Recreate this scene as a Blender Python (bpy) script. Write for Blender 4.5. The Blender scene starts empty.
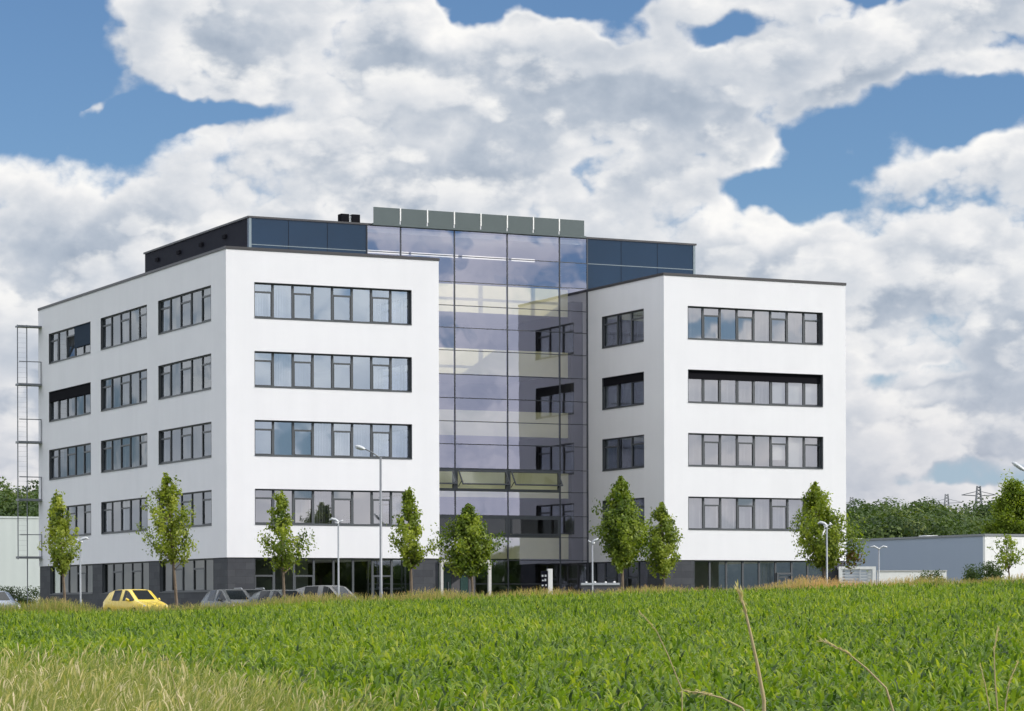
import bpy, bmesh, math, random
import numpy as np
from mathutils import Vector, Matrix

random.seed(7)
rng = np.random.default_rng(11)
scene = bpy.context.scene
COL = scene.collection
R = math.radians

# ------------------------------------------------------------------ camera
F_PX, Y0, ROLL = 2804.9, 606.47, -0.003018
cam_d = bpy.data.cameras.new('camera')
cam = bpy.data.objects.new('camera', cam_d)
COL.objects.link(cam)
cam_d.sensor_width = 36.0
cam_d.lens = F_PX * 36.0 / 1024.0
cam_d.shift_x = -0.00074
cam_d.shift_y = 0.2451
cam_d.clip_start = 0.5
cam_d.clip_end = 9000
cr, sr = math.cos(ROLL), math.sin(ROLL)
cam.matrix_world = Matrix(((cr, -sr, 0, 0), (0, 0, -1, 0), (sr, cr, 0, 0), (0, 0, 0, 1)))
scene.camera = cam

# ------------------------------------------------------------------ exposure
scene.view_settings.view_transform = 'Standard'
scene.view_settings.look = 'None'
scene.view_settings.exposure = 0.0
scene.view_settings.gamma = 1.0
scene.view_settings.use_curve_mapping = False
scene.cycles.max_bounces = 6
scene.cycles.use_adaptive_sampling = True
scene.cycles.adaptive_threshold = 0.02
scene.cycles.transparent_max_bounces = 16
scene.cycles.caustics_reflective = False
scene.cycles.caustics_refractive = False
scene.cycles.sample_clamp_indirect = 8.0

# ------------------------------------------------------------------ sun and sky
TH = R(26.208)                                   # the office building is turned 26 degrees from the picture plane
UX = Vector((math.cos(TH), math.sin(TH), 0))     # along its front
VX = Vector((-math.sin(TH), math.cos(TH), 0))    # into its depth
SUN_DIR = (-VX + 1.35 * UX + Vector((0, 0, 0.90))).normalized()
SUN_EL = math.asin(SUN_DIR.z)
SUN_AZ = math.atan2(SUN_DIR.x, SUN_DIR.y)        # clockwise from +Y
sun_d = bpy.data.lights.new('sun', 'SUN')
sun_d.energy = 3.5
sun_d.angle = R(0.53)
sun_d.color = (1.0, 0.945, 0.86)
sun = bpy.data.objects.new('sun', sun_d)
COL.objects.link(sun)
sun.rotation_euler = SUN_DIR.to_track_quat('Z', 'Y').to_euler()
sun.location = (60, -20, 60)

world = bpy.data.worlds.new('World')
scene.world = world
world.use_nodes = True
wt = world.node_tree
wt.nodes.clear()
world.cycles.sampling_method = 'MANUAL'
world.cycles.sample_map_resolution = 1024


class NT:
    """Small helper to write node trees as expressions."""
    def __init__(self, tree):
        self.t = tree
    def n(self, typ, **kw):
        nd = self.t.nodes.new(typ)
        for k, v in kw.items():
            setattr(nd, k, v)
        return nd
    def put(self, sock, val):
        if isinstance(val, bpy.types.NodeSocket):
            self.t.links.new(val, sock)
        elif val is not None:
            sock.default_value = val
    def math(self, op, a, b=None, c=None, clamp=False):
        nd = self.n('ShaderNodeMath', operation=op, use_clamp=clamp)
        self.put(nd.inputs[0], a)
        if b is not None: self.put(nd.inputs[1], b)
        if c is not None: self.put(nd.inputs[2], c)
        return nd.outputs[0]
    def vmath(self, op, a, b=None, out=0):
        nd = self.n('ShaderNodeVectorMath', operation=op)
        self.put(nd.inputs[0], a)
        if b is not None: self.put(nd.inputs[1], b)
        return nd.outputs[out]
    def comb(self, x, y, z):
        nd = self.n('ShaderNodeCombineXYZ')
        for i, v in enumerate((x, y, z)): self.put(nd.inputs[i], v)
        return nd.outputs[0]
    def sep(self, v):
        nd = self.n('ShaderNodeSeparateXYZ')
        self.put(nd.inputs[0], v)
        return nd.outputs
    def noise(self, vec, scale, detail=4, rough=0.5, dist=0.0, lac=2.0, out=0, dims='3D'):
        nd = self.n('ShaderNodeTexNoise', noise_dimensions=dims)
        self.put(nd.inputs['Vector'], vec)
        self.put(nd.inputs['Scale'], scale)
        nd.inputs['Detail'].default_value = detail
        nd.inputs['Roughness'].default_value = rough
        nd.inputs['Lacunarity'].default_value = lac
        nd.inputs['Distortion'].default_value = dist
        return nd.outputs[out]
    def maprange(self, v, a, b, c=0.0, d=1.0, smooth=True):
        nd = self.n('ShaderNodeMapRange')
        nd.interpolation_type = 'SMOOTHSTEP' if smooth else 'LINEAR'
        self.put(nd.inputs[0], v)
        for i, q in enumerate((a, b, c, d)): self.put(nd.inputs[i + 1], q)
        return nd.outputs[0]
    def ramp(self, v, stops):
        nd = self.n('ShaderNodeValToRGB')
        e = nd.color_ramp.elements
        while len(e) < len(stops): e.new(0.5)
        for k, (p, c) in enumerate(stops):
            e[k].position = p
            e[k].color = (*c, 1) if len(c) == 3 else c
        self.put(nd.inputs[0], v)
        return nd.outputs[0]
    def mix(self, fac, a, b, blend='MIX'):
        nd = self.n('ShaderNodeMix', data_type='RGBA', blend_type=blend)
        self.put(nd.inputs[0], fac)
        self.put(nd.inputs[6], (*a, 1) if isinstance(a, tuple) and len(a) == 3 else a)
        self.put(nd.inputs[7], (*b, 1) if isinstance(b, tuple) and len(b) == 3 else b)
        return nd.outputs[2]


# clouds, laid out by azimuth and elevation (unit = 100/2805 rad); positive weight = cloud, negative = clear blue
CLOUD_BLOBS = [
    # A, E, rA, rE, rot deg, weight
    (-4.85, 5.55, 1.05, 0.95, 20, -0.80),
    (-4.35, 4.75, 1.15, 0.62, 0, -0.55),
    (-3.20, 4.87, 1.15, 0.17, 6, -0.50),
    (-0.45, 6.00, 0.50, 0.26, -25, -0.62),
    (0.70, 6.02, 0.80, 0.27, 0, -0.62),
    (1.10, 5.66, 0.40, 0.17, 0, -0.34),
    (3.60, 4.62, 1.35, 0.42, 18, -0.62),
    (2.75, 4.05, 0.75, 0.20, -8, -0.50),
    (4.70, 4.85, 0.70, 0.35, 15, -0.55),
    (2.15, 5.72, 0.40, 0.16, 12, -0.34),
    (3.55, 6.05, 0.65, 0.14, 0, -0.45),
    (0.95, 4.40, 0.45, 0.13, 0, -0.22),
    (-3.05, 5.60, 1.15, 0.55, 0, 0.36),
    (-1.05, 5.70, 0.55, 0.45, 0, 0.26),
    (-4.13, 4.86, 0.20, 0.12, 0, 0.52),
    (0.55, 4.85, 1.9, 0.95, 0, 0.25),
    (2.35, 4.55, 0.55, 0.26, -20, 0.35),
    (3.0, 5.35, 1.5, 0.34, 6, 0.28),
    (-3.2, 3.4, 3.2, 0.8, 12, 0.26),
    (4.6, 3.45, 1.6, 0.55, 10, 0.22),
    (2.0, 3.2, 2.5, 0.6, 0, 0.2),
    (4.7, 1.35, 0.9, 0.14, 4, -0.50),
    (4.0, 2.25, 0.8, 0.16, 10, -0.42),
    (3.7, 0.75, 0.6, 0.08, 0, -0.30),
]
g = bpy.data.node_groups.new('cloud_field', 'ShaderNodeTree')
g.interface.new_socket('P', in_out='INPUT', socket_type='NodeSocketVector')
g.interface.new_socket('D', in_out='OUTPUT', socket_type='NodeSocketFloat')
g.interface.new_socket('N', in_out='OUTPUT', socket_type='NodeSocketFloat')
G = NT(g)
gi = G.n('NodeGroupInput'); go = G.n('NodeGroupOutput')
P = gi.outputs[0]
warp = G.vmath('SUBTRACT', G.noise(P, 1.6, 3, 0.55, out=1, dims='2D'), (0.5, 0.5, 0.5))
warp = G.vmath('MULTIPLY', warp, (0.5, 0.36, 0.0))
PW = G.vmath('ADD', P, warp)
acc = 0.60
for (a, e, ra, re_, rot, w) in CLOUD_BLOBS:
    mp = G.n('ShaderNodeMapping', vector_type='TEXTURE')
    G.put(mp.inputs[0], PW)
    mp.inputs['Location'].default_value = (a, e, 0)
    mp.inputs['Rotation'].default_value = (0, 0, R(rot))
    mp.inputs['Scale'].default_value = (ra, re_, 1)
    dist = G.vmath('LENGTH', mp.outputs[0], out=1)
    acc = G.math('ADD', G.maprange(dist, 1.25, 0.45, 0.0, w), acc)
stretch = G.vmath('MULTIPLY', P, (1.0, 1.3, 1.0))
big = G.noise(stretch, 0.55, 2, 0.5, dims='2D')
fine = G.noise(stretch, 1.6, 6, 0.56, 0.0, dims='2D')
fw = G.vmath('MULTIPLY', G.vmath('SUBTRACT', G.noise(stretch, 2.2, 3, 0.55, out=1, dims='2D'), (0.5, 0.5, 0.5)), (0.55, 0.55, 0.0))
lump = G.vmath('ADD', stretch, fw)
def puff(scale):
    nd = G.n('ShaderNodeTexVoronoi', voronoi_dimensions='2D', feature='F1')
    nd.inputs['Scale'].default_value = scale
    G.put(nd.inputs['Vector'], lump)
    return G.math('SUBTRACT', 0.55, G.math('MULTIPLY', G.math('MULTIPLY', nd.outputs['Distance'], nd.outputs['Distance']), 1.5))
lumps = G.math('MULTIPLY', G.math('SUBTRACT', fine, 0.5), 0.62)
for sc, am in ((1.15, 0.27), (2.7, 0.15)):
    lumps = G.math('ADD', lumps, G.math('MULTIPLY', puff(sc), am))
acc = G.math('ADD', acc, G.math('MULTIPLY', G.math('SUBTRACT', big, 0.5), 0.5))
acc = G.math('ADD', acc, lumps)
G.put(go.inputs[1], G.math('ADD', G.math('MULTIPLY', G.math('SUBTRACT', big, 0.5), 1.5), lumps))
acc = G.math('ADD', acc, G.maprange(G.sep(P)[1], 3.6, 2.2, 0.0, 0.22))
acc = G.math('ADD', acc, G.maprange(G.math('ABSOLUTE', G.sep(P)[0]), 7.0, 12.0, 0.0, -0.20))
G.put(go.inputs[0], acc)

W = NT(wt)
tc = W.n('ShaderNodeTexCoord')
D3 = W.vmath('NORMALIZE', tc.outputs['Generated'])
dx, dy, dz = W.sep(D3)
azi = W.math('MULTIPLY', W.math('ARCTAN2', dx, dy), 28.05)
ele = W.math('MULTIPLY', W.math('ARCSINE', dz), 28.05)
PP = W.comb(azi, ele, 0.0)
def field(vec, k=0):
    nd = W.n('ShaderNodeGroup', node_tree=g)
    W.put(nd.inputs[0], vec)
    return nd.outputs[k]
d0 = field(PP); m0 = field(PP, 1)
d1 = field(W.vmath('ADD', PP, (0.30, 0.26, 0.0)))
d2 = field(W.vmath('ADD', PP, (0.08, 0.07, 0.0)), 1)
alpha = W.maprange(d0, 0.31, 0.68)
def bank(off, scl, thr, soft):
    """A nearer bank of cumulus: coverage and sun-side shading."""
    q = W.vmath('MULTIPLY', W.vmath('ADD', PP, off), scl)
    def nf(v):
        nd = W.n('ShaderNodeGroup', node_tree=g); W.put(nd.inputs[0], v); return nd.outputs[1]
    n0 = nf(q); n1 = nf(W.vmath('ADD', q, (0.13, 0.15, 0.0)))
    a_ = W.maprange(n0, thr, thr + soft)
    r_ = W.math('MULTIPLY', W.math('SUBTRACT', n0, n1), 1.15)
    deep = W.maprange(n0, thr + 0.05, thr + 0.60)
    return a_, W.math('ADD', W.math('SUBTRACT', 0.82, W.math('MULTIPLY', deep, 0.44)), r_, clamp=True)
RAMP = [(0.0, (0.32, 0.385, 0.48)), (0.30, (0.46, 0.515, 0.595)), (0.58, (0.65, 0.68, 0.725)), (0.85, (0.85, 0.85, 0.855)), (1.0, (0.94, 0.93, 0.91))]
rel = W.math('ADD', W.math('MULTIPLY', W.math('SUBTRACT', d0, d1), 0.62), W.math('MULTIPLY', W.math('SUBTRACT', m0, d2), 0.60))
thick = W.maprange(d0, 0.55, 1.05)
lum = W.math('ADD', W.math('SUBTRACT', 0.76, W.math('MULTIPLY', thick, 0.56)), rel, clamp=True)
ccol = W.ramp(lum, RAMP)
for off, scl, thr, soft, op in (((13.7, 4.2, 0.0), (0.80, 0.95, 1.0), 0.02, 0.22, 0.85), ((31.3, 9.1, 0.0), (1.15, 1.45, 1.0), 0.10, 0.26, 0.6)):
    a_, l_ = bank(off, scl, thr, soft)
    a_ = W.math('MULTIPLY', W.math('MULTIPLY', a_, op), W.maprange(d0, 0.50, 0.80))
    ccol = W.mix(a_, ccol, W.ramp(l_, RAMP))
low = W.maprange(ele, 3.2, 0.4)
ccol = W.mix(W.math('MULTIPLY', low, 0.32), ccol, (0.56, 0.53, 0.57))
sky = W.n('ShaderNodeTexSky', sky_type='NISHITA')
sky.sun_disc = False
sky.sun_elevation = SUN_EL
sky.sun_rotation = SUN_AZ
sky.altitude = 300
sky.air_density = 1.0
sky.dust_density = 0.0
sky.ozone_density = 4.0
bg_sky = W.n('ShaderNodeBackground'); bg_sky.inputs[1].default_value = 0.12
W.put(bg_sky.inputs[0], W.mix(W.maprange(ele, 4.2, 1.0, 0.0, 0.8), W.mix(1.0, sky.outputs[0], (0.72, 0.79, 0.88), 'MULTIPLY'), (3.3, 4.2, 5.2)))
bg_cl = W.n('ShaderNodeBackground'); W.put(bg_cl.inputs[1], W.math('ADD', 1.05, W.math('MULTIPLY', 1.0, W.math('MAXIMUM', W.maprange(ele, 7.0, 14.0, 0.0, 2.1), W.maprange(W.math('ABSOLUTE', azi), 8.0, 24.0, 0.0, 0.72)))))  # clouds high up and off to the sides brightened as added fill light
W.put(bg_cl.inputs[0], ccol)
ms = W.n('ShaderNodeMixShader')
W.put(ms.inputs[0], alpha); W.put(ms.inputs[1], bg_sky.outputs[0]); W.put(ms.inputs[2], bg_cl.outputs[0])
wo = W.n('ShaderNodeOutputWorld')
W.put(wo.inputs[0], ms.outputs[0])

# ------------------------------------------------------------------ helpers
def pix(x, y, d):
    """World point seen at picture position (x, y) at distance d along +Y."""
    ddx, ddy = x - 512.757, y - Y0
    a = (ddx * cr + ddy * sr) / F_PX
    b = (ddx * sr - ddy * cr) / F_PX
    return Vector((a * d, d, b * d))

def tag(o, label=None, cat=None, group=None, kind=None):
    if label: o['label'] = label
    if cat: o['category'] = cat
    if group: o['group'] = group
    if kind: o['kind'] = kind
    return o

def empty(name, loc=(0, 0, 0), rz=0.0):
    o = bpy.data.objects.new(name, None)
    COL.objects.link(o)
    o.location = loc
    o.rotation_euler = (0, 0, rz)
    o.empty_display_size = 0.3
    return o

class MB:
    """Collects boxes, quads and tubes; build() links them as one mesh object."""
    def __init__(self):
        self.v, self.f, self.m = [], [], []
    def vert(self, p):
        self.v.append(tuple(p)); return len(self.v) - 1
    def face(self, pts, m=0):
        self.f.append([self.vert(p) for p in pts]); self.m.append(m)
    def box(self, a0, a1, b0, b1, z0, z1, xf=None, m=0):
        xf = xf or (lambda a, b, z: (a, b, z))
        i = len(self.v)
        for z in (z0, z1):
            for (a, b) in ((a0, b0), (a1, b0), (a1, b1), (a0, b1)):
                self.v.append(tuple(xf(a, b, z)))
        for q in ((3, 2, 1, 0), (4, 5, 6, 7), (0, 1, 5, 4), (1, 2, 6, 5), (2, 3, 7, 6), (3, 0, 4, 7)):
            self.f.append([i + k for k in q]); self.m.append(m)
    def tube(self, pts, rad, n=6, m=0, cap=True):
        pts = [Vector(p) for p in pts]
        if not hasattr(rad, '__len__'): rad = [rad] * len(pts)
        rings = []
        for k, p in enumerate(pts):
            t = (pts[min(k + 1, len(pts) - 1)] - pts[max(k - 1, 0)]).normalized()
            ref = Vector((0, 0, 1)) if abs(t.z) < 0.9 else Vector((1, 0, 0))
            s = t.cross(ref).normalized(); q = s.cross(t)
            i = len(self.v)
            for j in range(n):
                an = 2 * math.pi * j / n
                self.v.append(tuple(p + (s * math.cos(an) + q * math.sin(an)) * rad[k]))
            rings.append(i)
        for a, b in zip(rings, rings[1:]):
            for j in range(n):
                self.f.append([a + j, a + (j + 1) % n, b + (j + 1) % n, b + j]); self.m.append(m)
        if cap:
            self.f.append([rings[0] + j for j in range(n)][::-1]); self.m.append(m)
            self.f.append([rings[-1] + j for j in range(n)]); self.m.append(m)
    def build(self, name, mats, parent=None, smooth=False, recalc=True, bevel=0.0):
        me = bpy.data.meshes.new(name)
        me.from_pydata(self.v, [], self.f)
        if not isinstance(mats, (list, tuple)): mats = [mats]
        for mt in mats: me.materials.append(mt)
        if len(mats) > 1: me.polygons.foreach_set('material_index', self.m)
        if recalc:
            bm = bmesh.new(); bm.from_mesh(me)
            bmesh.ops.recalc_face_normals(bm, faces=bm.faces)
            bm.to_mesh(me); bm.free()
        if smooth: me.polygons.foreach_set('use_smooth', [True] * len(me.polygons))
        me.update()
        o = bpy.data.objects.new(name, me)
        COL.objects.link(o)
        if parent: o.parent = parent
        if bevel:
            md = o.modifiers.new('edge', 'BEVEL'); md.width = bevel; md.segments = 2; md.limit_method = 'ANGLE'
        return o

def np_mesh(name, V, Fq, mat, attr=None, parent=None, smooth=True):
    """Mesh from numpy vertex and quad arrays; attr = per-vertex floats named tone."""
    me = bpy.data.meshes.new(name)
    nv, nf = len(V), len(Fq)
    k = Fq.shape[1]
    me.vertices.add(nv); me.vertices.foreach_set('co', np.ascontiguousarray(V, np.float32).ravel())
    me.loops.add(nf * k); me.loops.foreach_set('vertex_index', np.ascontiguousarray(Fq, np.int32).ravel())
    me.polygons.add(nf)
    me.polygons.foreach_set('loop_start', np.arange(nf, dtype=np.int32) * k)
    me.polygons.foreach_set('loop_total', np.full(nf, k, np.int32))
    if smooth: me.polygons.foreach_set('use_smooth', np.ones(nf, bool))
    if attr is not None:
        at = me.attributes.new('tone', 'FLOAT', 'POINT')
        at.data.foreach_set('value', np.ascontiguousarray(attr, np.float32))
    me.materials.append(mat)
    me.update(calc_edges=True)
    o = bpy.data.objects.new(name, me)
    COL.objects.link(o)
    if parent: o.parent = parent
    return o

# ------------------------------------------------------------------ materials
def new_mat(name):
    m = bpy.data.materials.new(name); m.use_nodes = True
    m.node_tree.nodes.clear()
    return m, NT(m.node_tree)

def finish(m, T, shader):
    o = T.n('ShaderNodeOutputMaterial'); T.put(o.inputs[0], shader); return m

def principled(T, col, rough=0.6, metal=0.0, spec=0.5, normal=None, coat=0.0):
    b = T.n('ShaderNodeBsdfPrincipled')
    T.put(b.inputs['Base Color'], (*col, 1) if isinstance(col, tuple) and len(col) == 3 else col)
    T.put(b.inputs['Roughness'], rough)
    b.inputs['Metallic'].default_value = metal
    b.inputs['Specular IOR Level'].default_value = spec
    b.inputs['Coat Weight'].default_value = coat
    if normal is not None: T.put(b.inputs['Normal'], normal)
    return b.outputs[0]

def mat_plain(name, col, rough=0.6, metal=0.0, spec=0.5, var=0.12, scale=3.0, coat=0.0):
    m, T = new_mat(name)
    t = T.n('ShaderNodeTexCoord')
    nz = T.noise(t.outputs['Object'], scale, 5, 0.6)
    c = T.mix(nz, tuple(x * (1 - var) for x in col), tuple(min(1, x * (1 + var)) for x in col))
    r = T.math('ADD', T.math('MULTIPLY', nz, 0.12), rough - 0.06)
    return finish(m, T, principled(T, c, r, metal, spec, coat=coat))

def mat_render():
    m, T = new_mat('white_render')
    t = T.n('ShaderNodeTexCoord'); ob = t.outputs['Object']
    n1 = T.noise(ob, 0.35, 5, 0.6)
    streak = T.noise(T.vmath('MULTIPLY', ob, (1.6, 1.6, 0.10)), 1.0, 4, 0.6)
    nz = T.math('ADD', T.math('MULTIPLY', n1, 0.6), T.math('MULTIPLY', streak, 0.4))
    c = T.mix(T.maprange(nz, 0.25, 0.75), (0.715, 0.715, 0.74), (0.76, 0.76, 0.785))
    bmp = T.n('ShaderNodeBump'); bmp.inputs['Strength'].default_value = 0.12; bmp.inputs['Distance'].default_value = 0.01
    T.put(bmp.inputs['Height'], T.noise(ob, 30, 3, 0.6))
    return finish(m, T, principled(T, c, 0.9, spec=0.2, normal=bmp.outputs[0]))

def mat_glass(name, trans, gloss, base, edge, wav=0.5):
    m, T = new_mat(name)
    t = T.n('ShaderNodeTexCoord'); ob = t.outputs['Object']
    bmp = T.n('ShaderNodeBump'); bmp.inputs['Strength'].default_value = wav; bmp.inputs['Distance'].default_value = 0.004
    T.put(bmp.inputs['Height'], T.noise(ob, 0.9, 1, 0.4))
    gl = T.n('ShaderNodeBsdfGlossy'); gl.inputs['Roughness'].default_value = 0.015
    gl.inputs['Color'].default_value = (*gloss, 1); T.put(gl.inputs['Normal'], bmp.outputs[0])
    tr = T.n('ShaderNodeBsdfTransparent'); tr.inputs['Color'].default_value = (*trans, 1)
    lw = T.n('ShaderNodeLayerWeight'); lw.inputs['Blend'].default_value = 0.5
    fac = T.math('ADD', T.math('MULTIPLY', T.math('POWER', lw.outputs['Facing'], 3.0), edge), base, clamp=True)
    mx = T.n('ShaderNodeMixShader'); T.put(mx.inputs[0], fac)
    T.put(mx.inputs[1], tr.outputs[0]); T.put(mx.inputs[2], gl.outputs[0])
    return finish(m, T, mx.outputs[0])

def mat_slate():
    m, T = new_mat('slate_cladding')
    t = T.n('ShaderNodeTexCoord'); ob = t.outputs['Object']
    x, y, z = T.sep(ob)
    br = T.n('ShaderNodeTexBrick'); br.offset = 0.5
    T.put(br.inputs['Vector'], T.comb(T.math('ADD', x, y), z, 0.0))
    br.inputs['Scale'].default_value = 1.0
    br.inputs['Mortar Size'].default_value = 0.006
    br.inputs['Brick Width'].default_value = 1.1; br.inputs['Row Height'].default_value = 0.36
    br.inputs['Color1'].default_value = (0.050, 0.053, 0.062, 1)
    br.inputs['Color2'].default_value = (0.070, 0.074, 0.083, 1)
    br.inputs['Mortar'].default_value = (0.04, 0.04, 0.045, 1)
    nz = T.noise(ob, 4, 6, 0.65)
    c = T.mix(1.0, br.outputs[0], T.mix(nz, (0.75, 0.75, 0.75), (1.2, 1.2, 1.2)), 'MULTIPLY')
    return finish(m, T, principled(T, c, 0.6, spec=0.15))

def mat_leaf(name, stops, trans=0.35, rough=0.5, spec=0.35):
    m, T = new_mat(name)
    at = T.n('ShaderNodeAttribute', attribute_name='tone')
    c = T.ramp(at.outputs['Fac'], stops)
    p = principled(T, c, rough, spec=spec)
    tl = T.n('ShaderNodeBsdfTranslucent')
    T.put(tl.inputs['Color'], T.mix(1.0, c, (1.25, 1.3, 0.55), 'MULTIPLY'))
    mx = T.n('ShaderNodeMixShader'); mx.inputs[0].default_value = trans
    T.put(mx.inputs[1], p); T.put(mx.inputs[2], tl.outputs[0])
    return finish(m, T, mx.outputs[0])

def mat_corrugated(name, c0, c1, period=0.35, rough=0.45, axis=0):
    m, T = new_mat(name)
    t = T.n('ShaderNodeTexCoord'); ob = t.outputs['Object']
    x = T.sep(ob)[axis]
    w = T.math('SINE', T.math('MULTIPLY', x, 2 * math.pi / period))
    nz = T.noise(T.vmath('MULTIPLY', ob, (1, 1, 0.15)), 0.7, 4, 0.6)
    c = T.mix(nz, c0, c1)
    bmp = T.n('ShaderNodeBump'); bmp.inputs['Strength'].default_value = 0.22; bmp.inputs['Distance'].default_value = 0.02
    T.put(bmp.inputs['Height'], w)
    return finish(m, T, principled(T, c, rough, spec=0.4, normal=bmp.outputs[0]))

def mat_emit(name, col, s):
    m, T = new_mat(name)
    e = T.n('ShaderNodeEmission'); e.inputs[0].default_value = (*col, 1); e.inputs[1].default_value = s
    return finish(m, T, e.outputs[0])

def mat_soil():
    m, T = new_mat('soil')
    t = T.n('ShaderNodeTexCoord'); ob = t.outputs['Object']
    n1 = T.noise(ob, 0.8, 8, 0.65); n2 = T.noise(ob, 14, 4, 0.6)
    nz = T.math('ADD', T.math('MULTIPLY', n1, 0.6), T.math('MULTIPLY', n2, 0.4))
    c = T.ramp(nz, [(0.3, (0.035, 0.05, 0.016)), (0.5, (0.055, 0.075, 0.02)), (0.7, (0.10, 0.085, 0.045))])
    return finish(m, T, principled(T, c, 0.95, spec=0.1))

def mat_asphalt():
    m, T = new_mat('asphalt')
    t = T.n('ShaderNodeTexCoord'); ob = t.outputs['Object']
    nz = T.noise(ob, 40, 5, 0.7)
    return finish(m, T, principled(T, T.mix(nz, (0.04, 0.04, 0.042), (0.085, 0.085, 0.085)), 0.85, spec=0.3))

def mat_trunk():
    m, T = new_mat('bark')
    t = T.n('ShaderNodeTexCoord'); ob = t.outputs['Object']
    nz = T.noise(T.vmath('MULTIPLY', ob, (6, 6, 1.2)), 3, 6, 0.65)
    return finish(m, T, principled(T, T.ramp(nz, [(0.3, (0.10, 0.075, 0.05)), (0.7, (0.24, 0.19, 0.14))]), 0.9, spec=0.1))

M = dict(
    render=mat_render(), slate=mat_slate(),
    glass=mat_glass('window_glass', (0.66, 0.70, 0.74), (0.78, 0.88, 1.0), 0.40, 0.15, 0.45),
    glassneutral=mat_glass('neutral_window_glass', (0.60, 0.62, 0.63), (0.86, 0.86, 0.90), 0.36, 0.15, 0.45),  # greyer tint stands in for a different sky reflection in these windows
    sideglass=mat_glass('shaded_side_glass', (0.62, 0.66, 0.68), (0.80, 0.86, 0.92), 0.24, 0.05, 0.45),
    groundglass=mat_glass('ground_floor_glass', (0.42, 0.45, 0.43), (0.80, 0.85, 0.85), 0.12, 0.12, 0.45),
    atrium=mat_glass('coated_glass', (0.94, 0.93, 0.90), (0.78, 0.79, 0.98), 0.33, 0.40, 0.6),
    frame=mat_plain('anthracite_frame', (0.075, 0.082, 0.09), 0.45, 0, 0.4),
    mullion=mat_plain('grey_mullion', (0.07, 0.075, 0.085), 0.4, 0, 0.4),
    black=mat_plain('black_cover', (0.012, 0.012, 0.015), 0.9, 0, 0.03),
    navy=mat_plain('navy_blind', (0.035, 0.05, 0.075), 0.9, 0, 0.05),
    cap=mat_plain('roof_edge_metal', (0.055, 0.053, 0.056), 0.45, 0.3),
    blue=mat_plain('dark_blue_glazed_panel', (0.012, 0.030, 0.060), 0.12, 0, 0.35, var=0.15, scale=0.5),
    bluejoint=mat_plain('pale_joint', (0.16, 0.20, 0.22), 0.5),
    navywall=mat_plain('dark_navy_panel', (0.009, 0.010, 0.017), 0.7, 0, 0.1),
    screen=mat_plain('grey_green_screen', (0.085, 0.108, 0.110), 0.5, 0, 0.3, var=0.08, scale=1.2),
    white=mat_plain('white_paint', (0.78, 0.78, 0.76), 0.5),
    cream=mat_plain('cream_balustrade', (0.88, 0.85, 0.54), 0.7, var=0.05),
    inner=mat_plain('interior_plaster', (0.62, 0.62, 0.60), 0.9, var=0.05),
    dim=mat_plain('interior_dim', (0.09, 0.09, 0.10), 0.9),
    slab=mat_plain('interior_slab', (0.50, 0.50, 0.49), 0.85, var=0.06),
    ventglass=mat_glass('clear_glass', (0.86, 0.88, 0.82), (0.85, 0.88, 0.92), 0.07, 0.4, 0.2),
    blind=mat_plain('pale_lamella', (0.46, 0.47, 0.50), 0.8, var=0.05),
    lamp=mat_emit('strip_light', (1.0, 0.97, 0.9), 1.0),
    steel=mat_plain('galvanised_steel', (0.21, 0.22, 0.235), 0.5, 0.5),
    steelgrey=mat_plain('grey_lamp_pole', (0.27, 0.29, 0.31), 0.45, 0.2),
    palesteel=mat_plain('pale_steel', (0.52, 0.54, 0.56), 0.45, 0.2),
    lens=mat_plain('lamp_lens', (0.75, 0.76, 0.78), 0.2),
    teal=mat_plain('dark_teal_door', (0.025, 0.06, 0.055), 0.25),
    hallgrey=mat_corrugated('hall_grey_cladding', (0.26, 0.31, 0.40), (0.28, 0.33, 0.42), 0.9),
    hallwhite=mat_corrugated('hall_white_cladding', (0.72, 0.72, 0.72), (0.78, 0.78, 0.78), 0.6),
    hallpale=mat_corrugated('hall_pale_cladding', (0.46, 0.50, 0.49), (0.52, 0.56, 0.55), 0.9),
    concrete=mat_plain('pale_concrete', (0.50, 0.49, 0.47), 0.85),
    soil=mat_soil(), asphalt=mat_asphalt(), bark=mat_trunk(),
    crop=mat_leaf('maize_leaf', [(0.0, (0.026, 0.058, 0.012)), (0.35, (0.100, 0.175, 0.018)), (0.7, (0.205, 0.285, 0.024)), (1.0, (0.330, 0.370, 0.045))], 0.45, 0.5, 0.3),
    grass=mat_leaf('meadow_grass', [(0.0, (0.08, 0.13, 0.022)), (0.4, (0.21, 0.25, 0.06)), (0.7, (0.38, 0.35, 0.14)), (1.0, (0.64, 0.53, 0.35))], 0.4, 0.7, 0.2),
    edge=mat_leaf('verge_grass', [(0.0, (0.12, 0.17, 0.03)), (0.4, (0.27, 0.27, 0.08)), (0.75, (0.46, 0.34, 0.16)), (1.0, (0.55, 0.33, 0.17))], 0.35, 0.7, 0.2),
    leafa=mat_leaf('light_leaf', [(0.0, (0.095, 0.145, 0.018)), (0.5, (0.235, 0.29, 0.035)), (1.0, (0.40, 0.43, 0.07))], 0.45),
    leafb=mat_leaf('mid_leaf', [(0.0, (0.065, 0.11, 0.014)), (0.5, (0.19, 0.25, 0.026)), (1.0, (0.36, 0.41, 0.055))], 0.45),
    leafc=mat_leaf('dense_leaf', [(0.0, (0.045, 0.085, 0.009)), (0.5, (0.145, 0.205, 0.018)), (1.0, (0.31, 0.37, 0.036))], 0.42),
    wood=mat_leaf('wood_foliage', [(0.0, (0.025, 0.050, 0.014)), (0.5, (0.055, 0.095, 0.020)), (1.0, (0.130, 0.165, 0.038))], 0.3, 0.7),
    rust=mat_leaf('rusty_leaf', [(0.0, (0.09, 0.05, 0.02)), (1.0, (0.20, 0.13, 0.04))], 0.3),
)

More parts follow.
